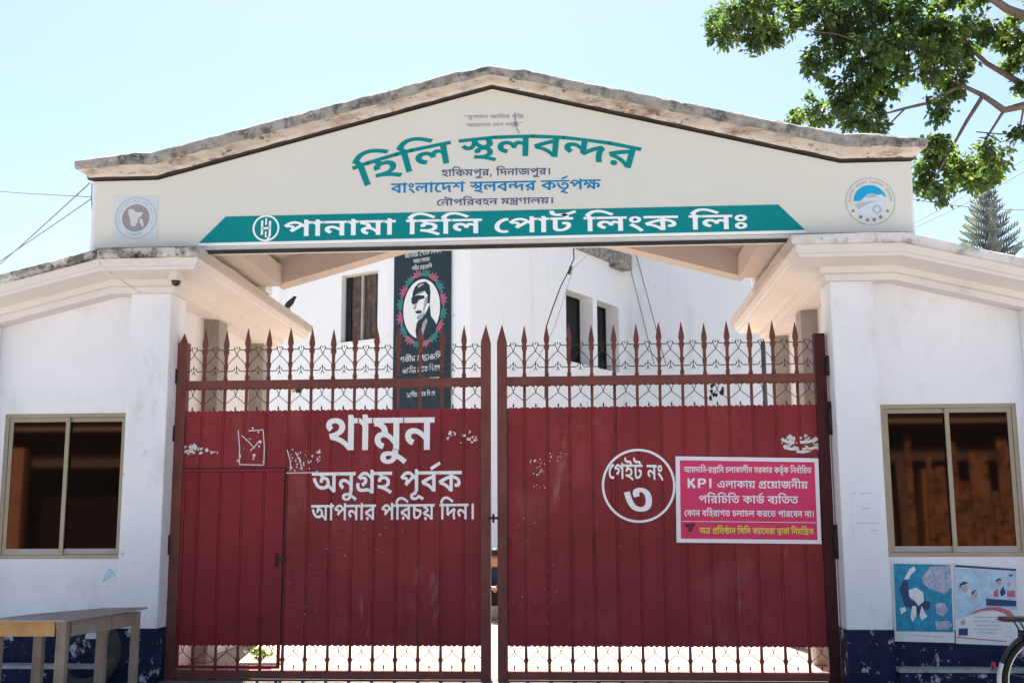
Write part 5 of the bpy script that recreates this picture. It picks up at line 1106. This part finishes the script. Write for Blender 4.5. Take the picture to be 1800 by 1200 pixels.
m = MB(); guard(m, FW_, .363, radians(20), radians(165), 26); m.build('mudguard', M['blackpaint'], bk)
m = MB(); m.lathe([(.004, -.02), (.022, -.018), (.024, .0), (.01, .004)], (RW[0]-.375, BY, .46), 12, 0, 'x'); m.build('reflector', M['reflector'], mg)
m = MB()
bb = (4.30, BY, .30); st_ = (4.20, BY, .78); hd = (4.72, BY, .82); hl = (4.76, BY, .66)
for a, b, r_ in ((bb, st_, .016), (st_, hd, .016), (bb, hl, .018), (hl, (4.70, BY, .90), .02)): m.tube([a, b], r_, 8)
for dy in (-.05, .05):
    m.tube([(bb[0], BY+dy*.5, .30), (RW[0], BY+dy, RW[1])], .010, 6); m.tube([(st_[0], BY+dy*.4, .76), (RW[0], BY+dy, RW[1])], .009, 6)
    m.tube([(hl[0], BY+dy*.7, .66), (4.84, BY+dy, .50), (FW_[0], BY+dy, FW_[1])], .011, 6)
m.build('frame', M['blackpaint'], bk)
m = MB()
for dy in (-.06, .06):
    m.tube([(3.56, BY+dy, .752), (4.16, BY+dy, .752)], .007, 6); m.tube([(3.66, BY+dy, .75), (RW[0], BY+dy*.9, RW[1]+.02)], .006, 6)
for x in (3.56, 3.70, 3.84, 3.98): m.tube([(x, BY-.06, .752), (x, BY+.06, .752)], .006, 6)
m.obox((3.80, BY, .768), (.24, 0, 0), (0, .045, 0), (0, 0, .006)); m.build('carrier', M['blackpaint'], bk)
m = MB(); m.tube([(4.05, BY, .90), (4.12, BY, .915), (4.22, BY, .90), (4.32, BY, .895)], [.06, .085, .05, .02], 10); m.v = [(p[0], p[1], .90+(p[2]-.90)*.45) for p in m.v]
m.tube([st_, (4.185, BY, .89)], .012, 8); m.build('saddle', M['rubber'], bk)
m = MB(); m.tube([(4.52, BY-.27, .98), (4.60, BY-.24, 1.0), (4.69, BY-.08, 1.02), (4.70, BY, .99), (4.69, BY+.08, 1.02), (4.60, BY+.24, 1.0), (4.52, BY+.27, .98)], .011, 8); m.tube([(4.70, BY, .88), (4.70, BY, 1.0)], .012, 8)
m.build('handlebar', M['steel'], bk)
m = MB(); m.lathe([(.09, -.004), (.09, .004)], (bb[0], BY-.06, bb[2]), 24, 0, 'y'); m.tube([(bb[0], BY-.07, .30), (bb[0]+.12, BY-.08, .18)], .009, 6); m.tube([(bb[0], BY+.07, .30), (bb[0]-.12, BY+.08, .42)], .009, 6)
m.obox((bb[0]+.12, BY-.13, .18), (.045, 0, 0), (0, .045, 0), (0, 0, .012)); m.obox((bb[0]-.12, BY+.13, .42), (.045, 0, 0), (0, .045, 0), (0, 0, .012)); m.build('crank', M['steel'], bk)
m = MB(); m.tube([(4.24, BY+.05, .30), (4.16, BY+.16, .02)], .008, 6); m.build('stand', M['steel'], bk)

# ------------------------------------------------------------------ overhead wires
def wire(pts, r, label, matname='cable', sag=0.0, group='wires round the gateway'):
    P = []
    for a, b in zip(pts, pts[1:]):
        for i in range(12):
            t = i/12; p = Vector(a).lerp(Vector(b), t); p.z -= sag*4*t*(1-t); P.append(p)
    P.append(Vector(pts[-1])); m = MB(); m.tube(P, r, 5)
    tag(m.build('cable', M[matname]), label, 'cable', group)
A = Vector((-3.83, -.36, at(163, 346, -.36).z))
wire([A, at(-260, 308, 9)], .006, 'thin cable running almost level to the left from the gateway end', 'cable', .05)
wire([at(158, 322, -.36), at(-240, 655, 9)], .008, 'upper of two cables slanting down to the left from the gateway end', 'cable', .1)
wire([A+Vector((0, 0, -.02)), at(-240, 610, 9)], .007, 'lower of two cables slanting down to the left from the gateway end', 'cable', .05)
wire([at(162, 322, -.33), at(161, 350, -.33), at(164, 400, -.33), at(165, 442, -.33)], .006, 'upright cable hanging down the left end of the gateway')
wire([at(172, 441, -.70), at(176, 466, -.68), at(214, 493, -.62), at(247, 514, -.46)], .005, 'thin reddish cable draped across the front of the left cornice', 'archtrim')
for p, q_, lab in (((1560, 415), (1900, 212), 'upper cable rising to the right behind the gateway'), ((1560, 420), (1900, 240), 'lower cable rising to the right behind the gateway'),
                  ((1600, 349), (1900, 366), 'nearly level cable passing in front of the conical pine'), ((1690, 322), (1900, 522), 'cable falling steeply to the right beside the conical pine')):
    wire([at(*p, 12), at(*q_, 12)], .009, lab, 'cable', .12)
for p, q_, r_, lab, mn in (((1098, 432), (1150, 640), .012, 'left of two thin cables hanging down the far white wall', 'cable'), ((1114, 432), (1170, 640), .012, 'right of two thin cables hanging down the far white wall', 'cable')):
    a, b = at(*p, 14), at(*q_, 13.9); wire([a, b], r_, lab, mn, .0)
a = [at(1008, 430, 13.2), at(1009, 455, 13.2), at(1000, 475, 13.2), at(985, 505, 13.1), at(972, 540, 13.0), at(960, 575, 12.9), at(958, 700, 12.9)]
wire(a, .014, 'dark sagging cable crossing in front of the white building corner', 'blackcable')
wire([at(1004, 468, 13.19), at(1000, 482, 13.2)], .035, 'dark splice box on the cable before the white building', 'blackcable')
wire([at(1035, 446, 13.3), at(1008, 470, 13.2), at(975, 575, 12.8), at(940, 640, 12.6)], .006, 'thin grey cable beside the dark sagging cable', 'cable')
m = MB(); m.tube([at(1341, 600, 4.2), Vector((at(1341, 600, 4.2).x, 4.2, 0))], .03, 8); tag(m.build('drain_pipe', M['blackcable']), 'thin dark pipe standing behind the right hut, seen through the gate', 'pipe')

# ------------------------------------------------------------------ broad-leaved tree reaching in from the right
def leaf_faces(mb, p, d, nrm, L, W, mi):
    d = d.normalized(); s = d.cross(nrm)
    if s.length < 1e-4: s = d.orthogonal()
    s.normalize(); n = s.cross(d)
    a, c = p, p+d*L; e = p+d*L*.5
    mb.add([a, e+s*W*.5+n*W*.14, c-n*W*.1, e-s*W*.5+n*W*.14], [(0, 1, 2), (0, 2, 3)], mi)

tr = empty('broadleaf_tree', (9.6, 7.2, 0)); tag(tr, 'large green broad-leaved tree reaching over the right end of the gateway', 'tree')
TY = 6.5
def T(px_, py_, dy=0.0): return at(px_, py_, TY+dy)
tk = MB(); top = Vector((9.5, 7.1, 7.0))
tk.tube([(9.6, 7.2, -.1), (9.55, 7.2, .6), (9.62, 7.2, 2), (9.4, 7.15, 4), (9.5, 7.1, 5.6), top], [.36, .27, .23, .21, .2, .17], 10)
limbs = [([top-Vector((0, 0, .9)), T(1880, 175, .3), T(1800, 186), T(1765, 194), T(1728, 168), T(1690, 150), T(1640, 120)], [.13, .09, .062, .055, .04, .03, .015]),
         ([top, T(1900, 190, .6), T(1800, 150, .5), T(1735, 112, .4), T(1690, 70, .3), T(1640, 40, .2), T(1560, 20, .1)], [.12, .09, .055, .04, .025, .014, .006]),
         ([top, T(1880, 60, -.3), T(1800, 28, -.3), T(1770, 16, -.3), T(1735, -8, -.4), T(1600, -60, -.3)], [.13, .1, .075, .065, .055, .02]),
         ([T(1728, 168), T(1700, 212, -.1), T(1668, 268, -.1), T(1640, 320, -.1)], [.035, .028, .02, .01]),
         ([T(1765, 194), T(1738, 236, .2), T(1716, 280, .2)], [.025, .018, .008]),
         ([T(1690, 150), T(1628, 182, .1), T(1590, 191, .1), T(1548, 202, .2), T(1500, 205, .2)], [.03, .026, .022, .016, .008]),
         ([T(1592, 190, .1), T(1566, 216, .1), T(1548, 236, .2)], [.016, .013, .008]),
         ([T(1690, 70, .3), T(1560, 90, .2), T(1470, 60, .1), T(1380, 50, .1), T(1290, 40)], [.022, .016, .012, .008, .005]),
         ([T(1560, 90, .2), T(1500, 150, .2), T(1440, 200, .3), T(1400, 214, .3)], [.024, .018, .012, .006]),
         ([T(1735, 236, .2), T(1760, 250), T(1790, 238)], [.014, .01, .006]),
         ([T(1800, 186), T(1792, 230, .1), T(1780, 255, .1)], [.02, .014, .006]), ([T(1716, 232, .2), T(1760, 236, .2), T(1830, 230, .2)], [.01, .012, .016])]
for pts, rs in limbs: tk.tube(pts, rs, 7)
tk.build('trunk', M['bark'], tr)
clumps = [(1290,35,48,40),(1345,52,45,40),(1400,25,40,35),(1335,10,60,30),(1272,62,26,25),(1450,20,60,40),(1520,40,60,45),(1468,76,50,38),(1590,25,60,35),(1438,108,32,26),(1540,95,60,45),
          (1600,80,50,40),(1500,150,48,36),(1560,140,40,35),(1650,60,50,45),(1700,80,42,35),(1640,112,45,38),(1680,142,42,32),(1655,188,30,25),(1735,45,32,28),(1780,62,36,38),(1425,200,42,26),(1478,190,42,30),
          (1520,215,38,32),(1400,212,24,16),(1530,190,20,38),(1640,280,33,52),(1618,325,22,30),(1648,342,24,18),(1722,288,48,44),(1690,305,34,32),(1748,270,26,28),(1650,245,22,22),(1793,228,16,18),(1790,112,24,28),
          (1795,160,14,22),(1850,90,50,50),(1870,0,60,40),(1860,250,40,40),(1700,-20,80,30),(1500,-25,120,30),(1720,330,22,18),(1330,78,22,16),(1860,170,40,30),
          (1930,60,80,60),(1980,-40,90,60),(2060,40,90,70),(2140,-30,90,70),(2200,90,80,60),(1960,150,60,40),(2050,180,60,45),(2150,200,70,50),(2240,30,80,60),(1900,-90,90,50),(2060,-120,110,50),(2250,150,60,50),(1940,250,40,35),(2120,290,50,40)]
cr = MB(); rr = random.Random(77)
for (cx_, cy_, rx, ry) in clumps:
    c = at(cx_, cy_, TY+rr.uniform(-.5, .7)); sc = 1/124.0
    nL = int(rx*ry*.43*(1.0 if cy_ < 180 else .85)); young = .42 if (cx_ > 1560 and cy_ < 130) or (cx_ > 1650 and cy_ > 250) else .16
    tw = []                                                      # twigs inside the clump
    for k in range(max(4, nL//30)):
        v = Vector((rr.gauss(0, 1), rr.gauss(0, 1), rr.gauss(0, 1))); v.normalize(); v *= rr.random()**.45
        tw.append((c+Vector((v.x*rx*sc, v.y*(rx+ry)*.5*sc*1.15, v.z*ry*sc)), Vector((v.x, v.y, v.z-.25))))
    for k in range(nL):
        q0, dd = rr.choice(tw)
        p = q0+Vector((rr.gauss(0, .055), rr.gauss(0, .055), rr.gauss(0, .05)))
        d = dd*.8+Vector((rr.uniform(-1, 1), rr.uniform(-1, 1), rr.uniform(-1.1, .5)))
        n_ = Vector((rr.uniform(-.7, .7), rr.uniform(-.7, .7), rr.uniform(.1, 1)))
        leaf_faces(cr, p, d, n_, rr.uniform(.07, .145), rr.uniform(.05, .085), 1 if rr.random() < young else 0)
cr.build('crown', [M['leaf'], M['leaf2']], tr, fix=False)

# ------------------------------------------------------------------ conical pine far behind the right hut
PX, PYY = 17.35, 35.0
pn = empty('conical_pine', (PX, PYY, 0)); tag(pn, 'conical pine far behind the right hut, its needle colour paled for haze', 'tree')
m = MB(); m.tube([(PX, PYY, 0), (PX+.05, PYY, 8), (PX, PYY, 14.9)], [.2, .12, .02], 8); m.build('trunk', M['bark'], pn)
m = MB(); rr = random.Random(12); z = 3.0
while z < 14.8:
    R = .40*(15.2-z)**.92; nb_ = 6; a0 = rr.uniform(0, 6)
    for k in range(nb_):
        a = a0+2*pi*k/nb_+rr.uniform(-.15, .15); L = R*rr.uniform(.85, 1.1)
        for j in range(max(4, int(L/.11))):
            t = (j+1)/max(4, int(L/.11)); q0 = Vector((PX+L*t*cos(a), PYY+L*t*sin(a), z+L*(.10*t+.30*t*t)))
            for sd in (-1, 1):
                side = Vector((-sin(a)*sd, cos(a)*sd, .55)); ln = .42*(1-.45*t)*min(1, .4+L)
                d = (Vector((cos(a), sin(a), .5))*.8+side).normalized(); s_ = d.cross(Vector((0, 0, 1))).normalized()*.05
                m.add([q0-s_, q0+s_, q0+d*ln+s_*.4+Vector((0, 0, .05)), q0+d*ln-s_*.4+Vector((0, 0, .05))], [(0, 1, 2, 3)])
                up_ = Vector((0, 0, .05)); m.add([q0-up_, q0+up_, q0+d*ln+up_*.4, q0+d*ln-up_*.4], [(0, 1, 2, 3)])
    z += .34 if z > 9 else .5
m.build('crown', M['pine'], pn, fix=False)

# ------------------------------------------------------------------ weed in the yard and the person glimpsed through the gap
wd = MB(); rr = random.Random(9); c = at(456, 1165, 1.6); c.z = .0
for k in range(46):
    a = rr.uniform(0, 2*pi); d = Vector((cos(a), sin(a), rr.uniform(.2, 1.6))); p = Vector((c.x+rr.gauss(0, .06), c.y+rr.gauss(0, .06), .0+rr.random()*.08))
    leaf_faces(wd, p, d, Vector((rr.uniform(-1, 1), rr.uniform(-1, 1), .6)), rr.uniform(.05, .09), .035, 0)
tag(wd.build('weed', M['weed'], fix=False), 'low green weed behind the foot of the wicket door', 'plant')

PXX = at(868, 1020, 6.2).x
def person():
    """a man squatting on a low stool, forearms on his knees, facing the gate"""
    V = []; E = []; Rr = []
    def add(p, r, par=None):
        V.append(p); Rr.append(r)
        if par is not None: E.append((par, len(V)-1))
        return len(V)-1
    pel = add((0, 0, .27), .125); sp = add((0, -.03, .42), .115, pel); ch = add((0, -.07, .58), .130, sp); nk = add((0, -.10, .735), .055, ch)
    h0 = add((0, -.125, .80), .062, nk); h1 = add((0, -.13, .875), .082, h0); add((0, -.115, .945), .070, h1)
    for s in (-1, 1):
        hp = add((s*.09, -.02, .25), .085, pel); kn = add((s*.15, -.36, .43), .062, hp); cf = add((s*.14, -.34, .25), .052, kn); an = add((s*.13, -.30, .07), .036, cf); ft = add((s*.14, -.38, .035), .034, an); add((s*.15, -.46, .025), .026, ft)
        sh = add((s*.165, -.08, .645), .058, ch); el = add((s*.215, -.25, .49), .043, sh); wr_ = add((s*.09, -.44, .47), .029, el); pm = add((s*.05, -.49, .46), .030, wr_)
        for f_ in range(4): 
            k0 = add((s*(.03+.012*f_)-.0, -.525-.004*f_, .465-.012*f_), .0095, pm); add((s*(.012+.012*f_), -.545, .445-.012*f_), .008, k0)
        t0 = add((s*.035, -.49, .492), .010, pm); add((s*.015, -.515, .498), .008, t0)
    me = bpy.data.meshes.new('person'); me.from_pydata(V, E, []); o = bpy.data.objects.new('person_rig', me); COL.objects.link(o)
    o.modifiers.new('skin', 'SKIN'); sd = o.modifiers.new('sub', 'SUBSURF'); sd.levels = 2; sd.render_levels = 2
    for i, r_ in enumerate(Rr):
        me.skin_vertices[0].data[i].radius = (r_, r_)
    me.skin_vertices[0].data[0].use_root = True
    dg = bpy.context.evaluated_depsgraph_get(); bm_ = bpy.data.meshes.new_from_object(o.evaluated_get(dg))
    bpy.data.objects.remove(o)
    bm_.materials.clear()
    for n_ in ('skin', 'shirt', 'trouser'): bm_.materials.append(M[n_])
    for q_ in bm_.polygons:
        q_.use_smooth = True; c_ = q_.center
        k = 1
        if c_.z > .745 or (c_.y < -.30 and c_.z > .455 and abs(c_.x) < .205 and c_.y < -.33): k = 0
        if c_.z < .36 or (c_.y < -.12 and c_.z < .47 and abs(c_.x) > .075 and c_.y > -.43): k = 2
        if c_.z < .07 or (c_.y < -.45 and c_.z > .4): k = 0
        q_.material_index = k
    o = bpy.data.objects.new('person', bm_); COL.objects.link(o); o.location = (PXX, 6.2, 0); o.rotation_euler = (0, 0, radians(12)); return o
ps = tag(person(), 'person in dark clothes squatting on a low stool beyond the gap of the gate', 'person')
def pchild(mb, name, m_):
    W = Matrix.LocRotScale(ps.location, ps.rotation_euler, None); mb.v = [tuple(W @ Vector(p)) for p in mb.v]; return mb.build(name, m_, ps)
m = MB(); m.lathe([(.088, .90), (.092, .93), (.085, .97), (.06, 1.0), (.02, 1.015)], (0, -.105, 0), 14); pchild(m, 'hair', M['hair'])
m = MB()
for s in (-1, 1): m.lathe([(.004, -.012), (.010, -.006), (.011, .0), (.006, .008)], (s*.032, -.207, .885), 8, 0, 'y')
pchild(m, 'eyes', M['hair'])
m = MB(); m.tube([(0, -.205, .89), (0, -.222, .865), (0, -.21, .855)], [.008, .013, .01], 6)
for s in (-1, 1): m.tube([(s*.083, -.12, .90), (s*.092, -.115, .88), (s*.083, -.125, .855)], [.008, .012, .006], 6)
pchild(m, 'nose_and_ears', M['skin'])
m = MB(); m.lathe([(.14, .0), (.13, .17), (.15, .18), (.15, .2)], (PXX, 6.2, 0), 16); tag(m.build('stool', M['stool']), 'low grey stool under the squatting person', 'stool')

# ------------------------------------------------------------------ shops across the road, seen as reflections in the hut windows
def shop(x0, x1, y, h, label, upper, boards, piers):
    s_ = empty('shop_building', ((x0+x1)/2, y-3, 0)); tag(s_, label, 'shop')
    w_ = MB(); w_.box(x0, x1, y-6, y-.6, 0, h); w_.build('wall', M['shopdark'], s_)
    w_ = MB(); w_.box(x0, x1, y-.599, y-.05, 3.75, h+.6); w_.build('upper_front', M[upper], s_)
    w_ = MB(); w_.box(x0, x1, y-.598, y-.02, 3.35, 3.745); w_.build('lintel', M['shutter'], s_)
    w_ = MB(); w_.prism([(y-.04, 4.65), (y+.5, 4.5), (y+.5, 4.46), (y-.04, 4.61)], x0+.1, x1-.1, 'x'); w_.build('awning', M['awning'], s_)
    for xp, wd_, hp in piers:
        w_ = MB(); w_.box(xp-wd_/2, xp+wd_/2, y+.06 if hp > 3.2 else y-.59, y+.45 if hp > 3.2 else y, 0, hp); w_.build('brick_pier', M['shopbrick'], s_)
    rr = random.Random(int(abs(x0)*7)); x = x0+.3
    while boards and x < x1-.4:
        wd_ = rr.uniform(.12, .34); hp = rr.uniform(2.3, 4.2); k = rr.random()
        if k > .28:
            w_ = MB(); w_.obox((x+wd_/2, y+.25, hp/2), (wd_/2, 0, 0), (0, .02, 0), (rr.uniform(-.05, .05), -.10, hp/2)); w_.build('timber_board', M['timber' if k > .5 else ('shopwall' if k > .4 else 'shutter')], s_)
        x += wd_+(rr.uniform(.02, .2) if rr.random() > .8 else .01)
shop(-24.0, -11.5, -25.0, 5.6, 'dark boarded shop with a tall brick pier, across the road from the left hut', 'shopdark', False, [(-17.4, .75, 3.95), (-23.7, .5, 3.1), (-11.8, .5, 3.1)])
shop(6.5, 18.5, -25.0, 5.4, 'timber shop with leaning boards, across the road from the right hut', 'shopdark', True, [(6.8, .5, 3.1), (11.2, .35, 3.1), (18.2, .5, 3.1)])
